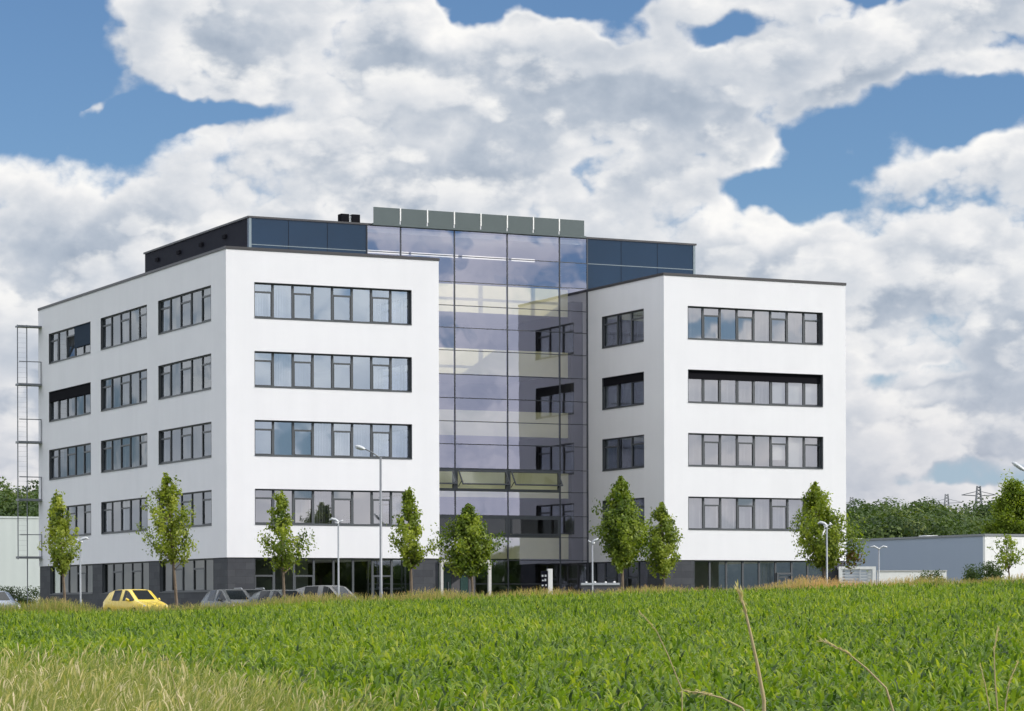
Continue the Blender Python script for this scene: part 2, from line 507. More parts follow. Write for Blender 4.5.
# ------------------------------------------------------------------ terrain
SKY_PX = [0, 100, 170, 250, 340, 500, 600, 680, 850, 950, 1024]
SKY_Y = [609, 609, 607.5, 603.5, 598, 593.5, 590, 587, 582.5, 579.5, 577]
EDGE_X = np.array([pix(x, y, 100.0).x for x, y in zip(SKY_PX, SKY_Y)])
EDGE_Z = np.array([pix(x, y, 100.0).z for x, y in zip(SKY_PX, SKY_Y)])
CROP_H = 0.55
def sstep(a, b, t):
    q = np.clip((t - a) / (b - a), 0, 1); return q * q * (3 - 2 * q)
def base_z(x):
    return -0.6 + 0.3 * sstep(-8.0, 3.0, x)
def ground(x, y):
    x = np.asarray(x, float); y = np.asarray(y, float)
    ze = np.interp(x, EDGE_X, EDGE_Z) - CROP_H
    t = np.clip((y - 24.0) / 76.0, 0, 1)
    z = -1.58 + (ze + 1.58) * t
    k = sstep(101.5, 114.0, y)
    fade = 1 - sstep(60, 160, np.abs(x))
    z = z * fade + (-1.0) * (1 - fade) * (1 - k) * 1.0 if False else z
    return z * (1 - k) + base_z(x) * k
xs = np.unique(np.concatenate([np.linspace(-4000, -80, 14), np.linspace(-80, 80, 81), np.linspace(80, 4000, 14)]))
ys = np.unique(np.concatenate([np.linspace(-3000, -10, 12), np.linspace(-10, 130, 71), np.linspace(130, 300, 18), np.linspace(300, 5000, 14)]))
GX, GY = np.meshgrid(xs, ys)
GZ = ground(GX, GY)
nx, ny = len(xs), len(ys)
idx = np.arange(nx * ny).reshape(ny, nx)
Fq = np.stack([idx[:-1, :-1], idx[:-1, 1:], idx[1:, 1:], idx[1:, :-1]], -1).reshape(-1, 4)
o = np_mesh('ground', np.stack([GX, GY, GZ], -1).reshape(-1, 3), Fq, M['soil'])
tag(o, kind='structure')
# parking area in front of the office
px_ = np.linspace(-45, 45, 46); py_ = np.linspace(119, 140, 5)
GX, GY = np.meshgrid(px_, py_)
idx = np.arange(GX.size).reshape(GX.shape)
Fq = np.stack([idx[:-1, :-1], idx[:-1, 1:], idx[1:, 1:], idx[1:, :-1]], -1).reshape(-1, 4)
o = np_mesh('parking_area', np.stack([GX, GY, ground(GX, GY) + 0.02], -1).reshape(-1, 3), Fq, M['asphalt'])
tag(o, kind='structure')

# ------------------------------------------------------------------ the office building
GZ0 = -0.6
CLX, CLY = -14.453, 141.848
office = empty('office_building', (CLX, CLY, GZ0), TH)
tag(office, 'white rendered office building with two wings, ribbon windows and a tall glass atrium', 'building')
Z = lambda z: z - GZ0           # eye-level heights -> heights over the building's base

def frame_of(o, e, n):
    return lambda a, b, z: (o[0] + e[0] * a + n[0] * b, o[1] + e[1] * a + n[1] * b, z)

def wall_mesh(mb, xf, a0, a1, z0, z1, ops, t):
    As = sorted({a0, a1, *[q for o_ in ops for q in o_[:2]]})
    Zs = sorted({z0, z1, *[q for o_ in ops for q in o_[2:4]]})
    def solid(i, j):
        if i < 0 or j < 0 or i >= len(As) - 1 or j >= len(Zs) - 1: return False
        ca, cz = (As[i] + As[i + 1]) / 2, (Zs[j] + Zs[j + 1]) / 2
        return not any(o_[0] < ca < o_[1] and o_[2] < cz < o_[3] for o_ in ops)
    for i in range(len(As) - 1):
        for j in range(len(Zs) - 1):
            if not solid(i, j): continue
            A0, A1, B0, B1 = As[i], As[i + 1], Zs[j], Zs[j + 1]
            mb.face([xf(A0, 0, B0), xf(A1, 0, B0), xf(A1, 0, B1), xf(A0, 0, B1)])
            mb.face([xf(A0, t, B0), xf(A1, t, B0), xf(A1, t, B1), xf(A0, t, B1)])
            if not solid(i - 1, j): mb.face([xf(A0, 0, B0), xf(A0, t, B0), xf(A0, t, B1), xf(A0, 0, B1)])
            if not solid(i + 1, j): mb.face([xf(A1, 0, B0), xf(A1, t, B0), xf(A1, t, B1), xf(A1, 0, B1)])
            if not solid(i, j - 1): mb.face([xf(A0, 0, B0), xf(A1, 0, B0), xf(A1, t, B0), xf(A0, t, B0)])
            if not solid(i, j + 1): mb.face([xf(A0, 0, B1), xf(A1, 0, B1), xf(A1, t, B1), xf(A0, t, B1)])

ROWS = [(Z(14.721 - 3.5 * k), Z(16.529 - 3.5 * k)) for k in range(4)]     # window rows, topmost first
ZW0, ZW1 = Z(2.53), Z(18.14)                                             # white render from soffit to roof edge
FLOORS = [Z(q) for q in (-0.28, 3.25, 6.75, 10.25, 13.75, 17.25)]

def window(xf, a0, a1, z0, z1, n, trans, setback=0.23, curtain=None, covers=(), tilt=None, th=0.26, seed=0, label=None, slat=0.09, mw=0.055, gl='glass'):
    """Ribbon window: frame mesh > pane, blind, outer cover."""
    rs = random.Random(seed)
    mb = MB(); s0, s1 = setback, setback + 0.09
    w = (a1 - a0) / n
    e = 0.075
    mb.box(a0, a1, s0, s1, z0, z0 + e, xf); mb.box(a0, a1, s0, s1, z1 - e, z1, xf)
    mb.box(a0, a0 + e, s0, s1, z0 + e, z1 - e, xf); mb.box(a1 - e, a1, s0, s1, z0 + e, z1 - e, xf)
    mb.box(a0 - 0.0, a1, -0.03, s0, z0 - 0.03, z0 + 0.012, xf)          # metal sill
    for q0, q1 in ((a0 + 0.001, a0 + 0.02), (a1 - 0.02, a1 - 0.001)): mb.box(q0, q1, -0.012, s0 - 0.001, z0 + 0.013, z1 - 0.022, xf)   # dark reveal lining
    mb.box(a0 + 0.001, a1 - 0.001, -0.012, s0 - 0.001, z1 - 0.021, z1 - 0.001, xf)
    zt = z1 - th * (z1 - z0)
    pm = MB()
    for i in range(n):
        l = a0 + i * w
        if i: mb.box(l - mw, l + mw, s0 - 0.004, s1, z0 + e, z1 - e, xf)
        L0 = l + (mw if i else e); L1 = l + w - (mw if i < n - 1 else e)
        cells = [(z0 + e, z1 - e)]
        if i in trans:
            mb.box(L0, L1, s0 + 0.004, s1, zt - 0.045, zt + 0.045, xf)
            # opening sash sits a little proud of the fixed light
            sh = 0.035
            mb.box(L0, L0 + sh, s0 - 0.012, s0 + 0.004, z0 + e, zt - 0.045, xf); mb.box(L1 - sh, L1, s0 - 0.012, s0 + 0.004, z0 + e, zt - 0.045, xf)
            mb.box(L0 + sh, L1 - sh, s0 - 0.012, s0 + 0.004, z0 + e, z0 + e + sh, xf)
            cells = [(z0 + e, zt - 0.045), (zt + 0.045, z1 - e)]
        for (c0, c1) in cells:
            if tilt == i and c0 < zt - 0.2:
                h = c1 - c0
                tb = 0.30
                pm.face([xf(L0, s0 + 0.04, c0), xf(L1, s0 + 0.04, c0), xf(L1, s0 + 0.04 + tb, c1), xf(L0, s0 + 0.04 + tb, c1)])
                continue
            j = [rs.uniform(-0.004, 0.004) for _ in range(3)]
            q = s0 + 0.045
            pm.face([xf(L0, q + j[0], c0), xf(L1, q + j[1], c0), xf(L1, q + j[1] + j[2], c1), xf(L0, q + j[0] + j[2], c1)])
    wo_ = mb.build('window', M['frame'], office)
    if label: wo_['label'] = label
    pm.build('pane', M[gl], wo_, recalc=False)
    if curtain:
        ang = rs.uniform(0.3, 0.9); runs = []
        for i in curtain:
            if runs and runs[-1][-1] == i - 1: runs[-1].append(i)
            else: runs.append([i])
        for run, i in [(rn, q) for rn in runs for q in rn]:
            if i == run[0]: bm_ = MB()
            l = a0 + i * w + 0.04; drop = z1 - 0.1
            k = int((w - 0.06) / slat)
            for q in range(k):
                c = l + (q + 0.5) * slat
                hw = slat * 0.48; aa = ang + rs.uniform(-0.08, 0.08)
                ca, sa = math.cos(aa) * hw, math.sin(aa) * hw
                b = s1 + 0.16
                bm_.face([xf(c - ca, b - sa, z0 + 0.03), xf(c + ca, b + sa, z0 + 0.03), xf(c + ca, b + sa, drop), xf(c - ca, b - sa, drop)])
            if i == run[-1]: bm_.build('blind', M['blind'], wo_, recalc=False)
    for (i0, i1, frac, mt) in covers:
        cb = MB()
        if frac > 0.7:          # drawn inside, behind the glass
            cb.box(a0 + i0 * w + 0.03, a0 + i1 * w - 0.03, s1 + 0.05, s1 + 0.07, z1 - frac * (z1 - z0), z1 - 0.03, xf)
            cb.build('roller_blind', M[mt], wo_); continue
        cb.box(a0 + i0 * w + 0.01, a0 + i1 * w - 0.01, s0 - 0.05, s0 - 0.02, z1 - frac * (z1 - z0), z1 - 0.005, xf)
        cb.box(a0 + i0 * w + 0.01, a0 + i1 * w - 0.01, s0 - 0.065, s0 - 0.012, z1 - frac * (z1 - z0) - 0.04, z1 - frac * (z1 - z0), xf)
        cb.build('roller_shutter', M[mt], wo_)
    return wo_

U0R = 25.70; V0R = 0.62; WW = 11.84; WD = 32.75; T_W = 0.38
FR = [1.53, 10.28]
SIDE = [(2.2, 10.43), (12.33, 20.43), (22.35, 30.53)]
xf_lf = frame_of((0, 0), (1, 0), (0, 1))
xf_ls = frame_of((0, 0), (0, 1), (1, 0))
xf_li = frame_of((WW, 0), (0, 1), (-1, 0))
xf_rf = frame_of((U0R, V0R), (1, 0), (0, 1))
xf_rs = frame_of((U0R, V0R), (0, 1), (1, 0))
VG = 9.58                                           # plane of the atrium glass

# left wing shell
mb = MB()
wall_mesh(mb, xf_lf, 0, WW, ZW0, ZW1, [(FR[0], FR[1], a, b) for a, b in ROWS], T_W)
wall_mesh(mb, xf_ls, T_W, WD, ZW0, ZW1, [(p, q, a, b) for p, q in SIDE for a, b in ROWS], T_W)
wall_mesh(mb, xf_li, T_W, WD, ZW0, ZW1, [(2.2, 7.4, a, b) for a, b in ROWS], T_W)
mb.box(T_W, WW - T_W, WD - T_W, WD, ZW0, ZW1)
mb.box(T_W, WW - T_W, T_W, WD - T_W, ZW0, ZW0 + 0.15)      # soffit
mb.box(T_W, WW - T_W, T_W, WD - T_W, ZW1 - 0.45, ZW1 - 0.3)
mb.build('wall', M['render'], office)
# right wing shell
mb = MB()
wall_mesh(mb, xf_rf, 0, WW - 0.05, ZW0, ZW1, [(FR[0], FR[1], a, b) for a, b in ROWS], T_W)
wall_mesh(mb, xf_rs, T_W, WD, ZW0, ZW1, [(2.28, 7.2, a, b) for a, b in ROWS], T_W)
mb.box(U0R + WW - 0.05 - T_W, U0R + WW - 0.05, V0R + T_W, V0R + WD, ZW0, ZW1)
mb.box(U0R + T_W, U0R + WW - 0.05 - T_W, V0R + WD - T_W, V0R + WD, ZW0, ZW1)
mb.box(U0R + T_W, U0R + WW - 0.05 - T_W, V0R + T_W, V0R + WD - T_W, ZW0, ZW0 + 0.15)
mb.box(U0R + T_W, U0R + WW - 0.05 - T_W, V0R + T_W, V0R + WD - T_W, ZW1 - 0.45, ZW1 - 0.3)
mb.build('wall', M['render'], office)
# roof edges
for (u0, v0, uw) in ((0, 0, WW), (U0R, V0R, WW - 0.05)):
    mb = MB()
    for (a, b, c, d) in ((u0 - 0.04, u0 + uw + 0.04, v0 - 0.04, v0 + 0.42), (u0 - 0.04, u0 + 0.42, v0 + 0.42, v0 + WD), (u0 + uw - 0.42, u0 + uw + 0.04, v0 + 0.42, v0 + WD)):
        mb.box(a, b, c, d, ZW1, ZW1 + 0.14)
    mb.build('parapet_cap', M['cap'], office)

# ground floor: slate piers and glazing
GF1 = ZW0 - 0.004
def plinth(xfs):
    mb = MB()
    for xf, L, ops in xfs:
        wall_mesh(mb, xf, 0.05, L, -0.3, GF1, ops, 0.3)
    return mb.build('slate_plinth', M['slate'], office)
o05 = lambda o_, e, n: frame_of((o_[0] + n[0] * 0.06, o_[1] + n[1] * 0.06), e, n)
g_lf, g_ls, g_rf, g_rs = o05((0, 0), (1, 0), (0, 1)), o05((0, 0), (0, 1), (1, 0)), o05((U0R, V0R), (1, 0), (0, 1)), o05((U0R, V0R), (0, 1), (1, 0))
plinth([(g_lf, WW - 0.05, [(1.53, 10.28, 0.05, GF1)]), (g_ls, WD, [(p - 0.1, q + 0.1, 1.42, GF1) for p, q in SIDE])])
plinth([(g_rf, WW - 0.1, [(1.9, 10.4, 0.05, GF1)]), (g_rs, WD, [(2.0, 8.6, 0.05, GF1)])])

sd = 0
# left wing windows
lf_cur = [(0, 1, 6, 7), (1, 2, 6, 7), (3, 4, 5, 6, 7), (2, 3, 7)]
for r, (a, b) in enumerate(ROWS):
    window(xf_lf, FR[0], FR[1], a, b, 8, (0, 2, 4, 6), curtain=lf_cur[r], seed=10 + r, gl='glass' if r < 3 else 'glassneutral')
for k, (p, q) in enumerate(SIDE):
    for r, (a, b) in enumerate(ROWS):
        cov = []; tl = None; lb = None
        if (k, r) == (2, 0): cov = [(0, 2, 0.68, 'navy')]; tl = 2; lb = 'window with a lowered navy shutter and one tilted sash'
        if (k, r) == (2, 1): cov = [(0, 5, 0.33, 'black')]; lb = 'window with a dark shutter drawn a third of the way down'
        if (k, r) == (1, 0): cov = [(0, 2, 0.96, 'black')]; lb = 'window with a black shutter over its near end'
        if (k, r) == (0, 1): cov = [(0, 2, 0.72, 'black')]; lb = 'window with a black shutter over its near upper end'
        cur = (0, 1, 2, 3, 4) if r < 3 else ((3, 4) if k == 0 else None)
        window(xf_ls, p, q, a, b, 5, (0, 2, 4), curtain=cur, covers=cov, tilt=tl, seed=40 + k * 5 + r, label=lb, slat=0.16, mw=0.038, setback=0.10, gl='sideglass')
    window(g_ls, p - 0.1, q + 0.1, 1.42, GF1, 5, (1, 3), setback=0.12, curtain=None, seed=70 + k, th=0.3, mw=0.038, gl='groundglass')
for r, (a, b) in enumerate(ROWS):
    window(xf_li, 2.2, 7.4, a, b, 3, (0, 2), seed=80 + r)
window(g_lf, 1.53, 10.28, 0.05, GF1, 8, (0, 2, 6), setback=0.12, seed=90, th=0.3, gl='groundglass')
# right wing windows
rf_cur = [(0, 1, 2, 3, 4, 5, 6, 7), (0, 1, 2, 3, 4), (0, 1, 2, 3, 7), (0, 1, 2, 3, 4, 5, 6, 7)]
for r, (a, b) in enumerate(ROWS):
    cov = [(0, 8, 0.25, 'black'), (5, 8, 0.92, 'white')] if r == 1 else [(5, 6, 0.75, 'white'), (6, 7, 0.95, 'white')] if r == 2 else []
    window(xf_rf, FR[0] - 0.02, FR[1] - 0.04, a, b, 8, (1, 3, 5, 7), curtain=rf_cur[r], covers=cov, seed=100 + r, gl='glassneutral', label='window with a dark shutter drawn a quarter of the way down' if r == 1 else None)
    window(xf_rs, 2.28, 7.2, a, b, 3, (0, 2), curtain=(0, 1, 2), covers=[(0, 3, 0.24, 'black')] if r == 1 else [], seed=120 + r, slat=0.16, setback=0.12, gl='sideglass')
window(g_rf, 1.9, 10.4, 0.05, GF1, 8, (5, 7), setback=0.12, curtain=(4,), seed=130, th=0.3, gl='groundglass')
window(g_rs, 2.0, 8.6, 0.05, GF1, 5, (1, 3), setback=0.12, seed=131, th=0.3, gl='groundglass')
# glazed door in the right wing's ground floor
mb = MB()
for a in (7.25, 8.17): mb.box(a, a + 0.1, 0.02, 0.118, 0.05, 2.45, g_rf)
mb.box(7.35, 8.17, 0.02, 0.118, 2.35, 2.45, g_rf); mb.box(7.35, 8.17, 0.02, 0.118, 0.05, 0.2, g_rf)
dr = mb.build('door', M['frame'], office)
mb = MB(); mb.box(8.08, 8.12, -0.04, 0.01, 0.9, 1.5, g_rf); mb.build('handle', M['steel'], dr)

# inside the wings: storey slabs, room partitions and white columns behind the glass
for (u0, v0) in ((0, 0), (U0R, V0R)):
    for q in FLOORS[:-1]:
        mb = MB(); mb.box(u0 + T_W + 0.01, u0 + WW - T_W - 0.07, v0 + T_W + 0.01, v0 + WD - T_W - 0.01, q - 0.28, q)
        mb.build('floor_slab', M['slab'], office)
    mb = MB()
    mb.box(u0 + 5.0, u0 + 6.6, v0 + 5.4, v0 + WD - 1.0, FLOORS[0], ZW1 - 0.5)
    for k in range(1, 5): mb.box(u0 + T_W + 0.02, u0 + 5.0, v0 + 5.4 + k * 6, v0 + 5.55 + k * 6, FLOORS[0], ZW1 - 0.5)
    mb.build('partition', M['inner'], office)
for k in range(4):
    mb = MB(); mb.box(8.62, 8.9, 1.3, 1.58, FLOORS[k + 1], FLOORS[k + 1] + 3.2); mb.build('column', M['white'], office)
    mb = MB(); mb.box(U0R + 8.3, U0R + 8.55, V0R + 1.4, V0R + 1.65, FLOORS[k + 1], FLOORS[k + 1] + 3.2); mb.build('column', M['white'], office)

# atrium: galleries, slabs, back wall
UA0, UA1 = WW, U0R
GT = Z(21.2)
for k, q in enumerate(FLOORS[1:] ):
    hi = 0.92
    mb = MB(); mb.box(UA0 + 0.02, 24.9, VG + 0.95, VG + 1.08, q - 0.52, q + (1.05 if k == 4 else hi))
    mb.build('balustrade', M['cream'], office)
    mb = MB(); mb.box(UA0 + 0.02, 24.9, VG + 1.085, VG + 9.5, q - 0.3, q); mb.build('floor_slab', M['slab'], office)
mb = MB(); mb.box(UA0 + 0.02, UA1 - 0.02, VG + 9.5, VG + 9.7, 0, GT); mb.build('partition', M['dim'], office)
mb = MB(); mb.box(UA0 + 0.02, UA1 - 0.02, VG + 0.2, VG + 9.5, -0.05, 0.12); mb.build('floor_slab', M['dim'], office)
mb = MB(); mb.box(24.92, UA1 - 0.02, VG + 0.6, VG + 9.4, 0.13, Z(17.6)); mb.build('dark_reflection_block', M['dim'], office)  # dark box added behind the glass, stands in for the dark wall reflection
mb = MB(); mb.box(UA0 - 6.0, U0R + 6.6, VG + 0.25, VG + 9.4, GT - 0.35, GT - 0.1); mb.build('ceiling', M['inner'], office)
mb = MB()
for (p, q) in ((12.5, 13.6), (14.0, 17.0), (17.5, 20.4), (20.8, 23.4)):
    pass
for (p, q) in ((12.3, 15.4), (15.6, 18.5), (18.8, 21.7), (21.95, 23.4)):
    t = MB(); t.box(p, q, VG + 2.2, VG + 2.32, Z(19.98), Z(20.14)); t.build('strip_lamp', M['lamp'], office)

# atrium facade: mullions > panes and opening vents
VERT = [UA0 + 0.03, 13.92, 17.23, 20.54, 23.88, UA1 - 0.03]
HORZ = [Z(q) for q in (-0.3, 1.28, 2.63, 3.94, 5.16, 6.54, 7.80, 9.17, 10.46, 11.77, 13.10, 14.45, 15.73, 16.98, 18.30, 19.76, 21.19)]
fac = MB()
for u in VERT: fac.box(u - 0.024, u + 0.024, VG - 0.05, VG + 0.12, HORZ[0], HORZ[-1])
for a, b in zip(VERT, VERT[1:]):
    for z in HORZ: fac.box(a + 0.024, b - 0.024, VG - 0.03, VG + 0.1, z - 0.018, z + 0.018)
facade = fac.build('glass_facade', M['mullion'], office)
pm = MB(); rs = random.Random(5)
VENTS = [(i, j) for i in (1, 2, 3) for j in (5,)] + [(0, 5)]
VENT2 = [(i, 3) for i in (0, 1, 2, 3)]
for i, (a, b) in enumerate(zip(VERT, VERT[1:])):
    for j, (c, d) in enumerate(zip(HORZ, HORZ[1:])):
        if (i, j) in VENTS or (i, j) in VENT2: continue
        y = [VG + rs.uniform(-0.003, 0.003) for _ in range(3)]
        pm.face([(a + 0.03, y[0], c + 0.025), (b - 0.03, y[1], c + 0.025), (b - 0.03, y[1] + y[2] - VG, d - 0.025), (a + 0.03, y[0] + y[2] - VG, d - 0.025)])
pm.build('pane', M['atrium'], facade, recalc=False)
for (i, j) in VENTS + VENT2:
    a, b, c, d = VERT[i] + 0.03, VERT[i + 1] - 0.03, HORZ[j] + 0.025, HORZ[j + 1] - 0.025
    mb = MB(); e = 0.11
    mb.box(a, b, VG - 0.06, VG + 0.1, c, c + e); mb.box(a, b, VG - 0.06, VG + 0.1, d - e, d)
    mb.box(a, a + e, VG - 0.06, VG + 0.1, c + e, d - e); mb.box(b - e, b, VG - 0.06, VG + 0.1, c + e, d - e)
    vent = mb.build('vent_window', M['frame'], office)
    ang = R(36) if j == 5 else R(0.3)
    def hx(p, t, l):           # hinged at the top: l below the hinge, t outward of the sash
        return (p, VG - 0.07 - l * math.sin(ang) - t * math.cos(ang), d - e - l * math.cos(ang) + t * math.sin(ang))
    H = d - c - 2 * e; sh = MB(); w = 0.07
    def sbox(p0, p1, l0, l1, t0=0.0, t1=0.05):
        i0 = len(sh.v)
        for t in (t0, t1):
            for (p, l) in ((p0, l0), (p1, l0), (p1, l1), (p0, l1)): sh.v.append(hx(p, t, l))
        for q in ((3, 2, 1, 0), (4, 5, 6, 7), (0, 1, 5, 4), (1, 2, 6, 5), (2, 3, 7, 6), (3, 0, 4, 7)):
            sh.f.append([i0 + k for k in q]); sh.m.append(0)
    A, B = a + e + 0.01, b - e - 0.01
    sbox(A, B, 0, w); sbox(A, B, H - w, H); sbox(A, A + w, w, H - w); sbox(B - w, B, w, H - w)
    sash = sh.build('sash', M['frame'], vent)
    gp = MB(); gp.face([hx(A + w, 0.03, w), hx(B - w, 0.03, w), hx(B - w, 0.03, H - w), hx(A + w, 0.03, H - w)])
    gp.build('pane', M['ventglass'], vent, recalc=False)
    if j == 5:
        for p in (A + 0.03, B - 0.03):
            st = MB(); st.tube([(p, VG - 0.03, c + e + 0.1), hx(p, 0.0, H * 0.72)], 0.022, 5); st.build('stay', M['black'], vent)

# set-back top storey in dark blue glazing
PU0, PU1, PV0, PV1 = 4.9, 32.84, VG, VG + 17.46
PZ0, PZ1 = ZW1 - 0.3, Z(21.2)
pent = MB(); pent.box(PU0 + 0.252, PU1 - 0.252, PV1 - 0.25, PV1, PZ0, PZ1)
po = pent.build('top_storey', M['navywall'], office)
for a, b in ((PU0, UA0 - 0.005), (UA1 + 0.005, PU1)):
    mb = MB(); mb.box(a, b, PV0, PV0 + 0.25, PZ0, PZ1); mb.build('glazed_front', M['blue'], po)
for a, b in ((PU0, PU0 + 0.25), (PU1 - 0.25, PU1)):
    mb = MB(); mb.box(a, b, PV0 + 0.252, PV1, PZ0, PZ1); mb.build('side_cladding', M['navywall'], po)
mb = MB(); mb.box(PU0 - 0.08, PU1 + 0.08, PV0 - 0.06, PV1 + 0.08, PZ1, PZ1 + 0.1); mb.build('roof', M['cap'], po)
for u in (PU0 + 0.06, PU1 - 0.06):
    mb = MB(); mb.box(u - 0.07, u + 0.07, PV0 - 0.03, PV0 - 0.002, PZ0, PZ1 - 0.01); mb.build('corner_trim', M['bluejoint'], po)
for (a, b) in ((PU0 + 0.14, UA0 - 0.01), (UA1 + 0.01, PU1 - 0.14)):
    mb = MB(); mb.box(a, b, PV0 - 0.012, PV0 - 0.002, Z(19.74), Z(19.78)); mb.build('joint_strip', M['bluejoint'], po)
for u in (7.2, 9.5, 27.9, 30.3):
    mb = MB(); mb.box(u - 0.012, u + 0.012, PV0 - 0.008, PV0 - 0.002, PZ0, PZ1 - 0.02); mb.build('panel_joint', M['black'], po)
for v in (13.0, 16.8, 20.6, 24.4):
    mb = MB(); mb.box(PU0 - 0.12, PU0 - 0.002, v, v + 0.5, Z(20.5), Z(20.7)); mb.build('vent_cowl', M['black'], po)
# sunscreens over the atrium
SW = (25.42 - 12.15) / 8
for k in range(8):
    a = 12.15 + k * SW
    mb = MB(); mb.box(a + 0.045, a + SW - 0.045, VG - 0.22, VG - 0.16, Z(21.31), Z(22.2))
    sp = mb.build('screen_panel', M['screen'], office)
    if k:
        mb = MB(); mb.box(a - 0.035, a + 0.035, VG - 0.24, VG - 0.10, Z(21.5), Z(22.23)); mb.build('fin', M['white'], sp)
mb = MB(); mb.box(12.15, 25.5, VG - 0.23, VG - 0.07, Z(21.2), Z(21.308)); mb.build('screen_rail', M['screen'], office)

# entrance portal beside the left wing
mb = MB()
mb.box(11.86, 12.0, -0.12, 0.1, -0.3, Z(2.28)); mb.box(14.63, 14.8, -0.12, 0.02, -0.3, Z(2.28))
mb.box(11.86, 14.8, -0.12, 2.4, Z(2.28), Z(2.46))
portal = mb.build('entrance_portal', M['concrete'], office)
for (a, b) in ((12.1, 12.62), (12.68, 13.1), (13.66, 14.1)):
    mb = MB(); mb.box(a, b, 1.3, 1.36, -0.2, Z(2.27)); mb.build('door', M['teal'], portal)
for (a, b) in ((13.13, 13.63), (14.14, 14.54)):
    mb = MB(); mb.box(a, b, 1.32, 1.36, -0.2, Z(2.27)); mb.build('side_panel', M['dim'], portal)
mb = MB(); mb.box(12.9, 12.95, 1.24, 1.3, 0.9, 1.9); mb.build('handle', M['steel'], portal)

# escape ladder with landings on the far end of the left side
esc = MB(); esc.tube([(-0.84, 32.35, -0.2), (-0.84, 32.35, Z(17.2))], 0.034, 6)
ladder = esc.build('escape_ladder', M['steel'], office)
esc = MB(); esc.tube([(-1.42, 32.35, Z(2.95)), (-1.42, 32.35, Z(17.2))], 0.034, 6); esc.build('stringer', M['steel'], ladder)
q = Z(3.2)
while q < Z(17.1):
    mb = MB(); mb.tube([(-1.42, 32.35, q), (-0.84, 32.35, q)], 0.004, 4); mb.build('rung', M['steel'], ladder); q += 0.3
for z in (3.0, 6.5, 10.0, 13.5, 17.05):
    mb = MB(); mb.box(-1.46, -0.01, 32.0, 32.7, Z(z), Z(z) + (0.13 if z < 17 else 0.1)); mb.build('landing', M['steel'], ladder)
    if z < 17:
        mb = MB()
        for h in (1.45,):
            mb.tube([(-1.42, 32.03, Z(z) + h), (-0.03, 32.03, Z(z) + h)], 0.03, 5); mb.tube([(-0.05, 32.03, Z(z) + 0.12), (-0.05, 32.03, Z(z) + h)], 0.03, 5)
        mb.build('guard_rail', M['steel'], ladder)

# ------------------------------------------------------------------ neighbouring halls
def hall(name, label, corner, a_len, v_len, z0, z1, mats, dirs=(1, 1)):
    """Flat-roofed shed aligned with the office: front along UX, side along VX."""
    h = empty(name, (corner.x, corner.y, z0), TH)
    tag(h, label, 'building')
    H = z1 - z0
    mb = MB(); mb.box(0, a_len, 0, 0.25, 0, H); mb.build('front_wall', mats[0], h)
    mb = MB(); mb.box(0, 0.25, 0.252, v_len, 0, H); mb.build('side_wall', mats[1], h)
    mb = MB(); mb.box(0.252, a_len, v_len - 0.25, v_len, 0, H); mb.build('rear_wall', mats[1], h)
    mb = MB(); mb.box(a_len - 0.25, a_len, 0.252, v_len - 0.252, 0, H); mb.build('side_wall', mats[1], h)
    mb = MB(); mb.box(-0.06, a_len + 0.06, -0.06, v_len + 0.06, H + 0.002, H + 0.16); mb.build('roof', M['cap'] if mats[2] is None else mats[2], h)
    return h
hc = pix(985, 536, 200.0)
h1 = hall('warehouse', 'low flat hall with a grey-blue long side and a white sunlit end', hc, 60, 42, -0.6, hc.z, (M['hallwhite'], M['hallgrey'], M['steel']))
mb = MB(); mb.box(-0.05, -0.003, 0.3, 40, 0, 1.9); mb.build('base_course', M['concrete'], h1)
for v in (9, 19, 34):
    mb = MB(); mb.box(1.2, 2.2, v, v + 1.0, hc.z + 0.6 + 0.16, hc.z + 0.6 + 0.28); mb.build('skylight', M['lens'], h1)
hl = pix(-70, 520, 235.0)
h2 = hall('warehouse', 'pale corrugated hall behind the escape ladder, left of the office', hl, 46, 30, -0.6, pix(20, 520, 243).z, (M['hallpale'], M['hallpale'], M['hallpale']))

# low white wall in front of the grey hall and a slatted shelter at the office corner
w0 = pix(878, 571.5, 176.0)
o = empty('boundary_wall', (w0.x, w0.y, -0.4), R(6)); tag(o, 'low white wall in front of the grey-blue hall side', 'wall')
mb = MB(); mb.box(0, 4.4, 0, 0.25, 0, w0.z + 0.4); mb.build('wall_face', M['white'], o)
mb = MB(); mb.box(-0.04, 4.44, -0.04, 0.29, w0.z + 0.402, w0.z + 0.47); mb.build('coping', M['concrete'], o)
s0 = pix(846, 566.5, 158.0); s1 = pix(876, 566.5, 158.0)
o = empty('shelter', (s0.x, s0.y, -0.35), 0.0); tag(o, 'white framed shelter with grey slatted front at the right corner of the office', 'shelter')
L = s1.x - s0.x; H = s0.z + 0.35
mb = MB()
mb.box(-0.4, L, 0, 2.2, H - 0.16, H); mb.box(L - 0.2, L, 0, 0.2, 0, H - 0.162); mb.box(L - 0.2, L, 2.0, 2.2, 0, H - 0.162); mb.box(-0.4, -0.2, 0, 0.2, 0, H - 0.162)
mb.build('frame', M['white'], o)
mb = MB()
for k in range(14): mb.box(-0.19, L - 0.21, 0.06, 0.1, 0.1 + k * 0.17, 0.1 + k * 0.17 + 0.125)
mb.box(L * 0.45, L * 0.45 + 0.07, 0.0, 0.058, 0, H - 0.17)
mb.build('slat_panel', M['palesteel'], o)

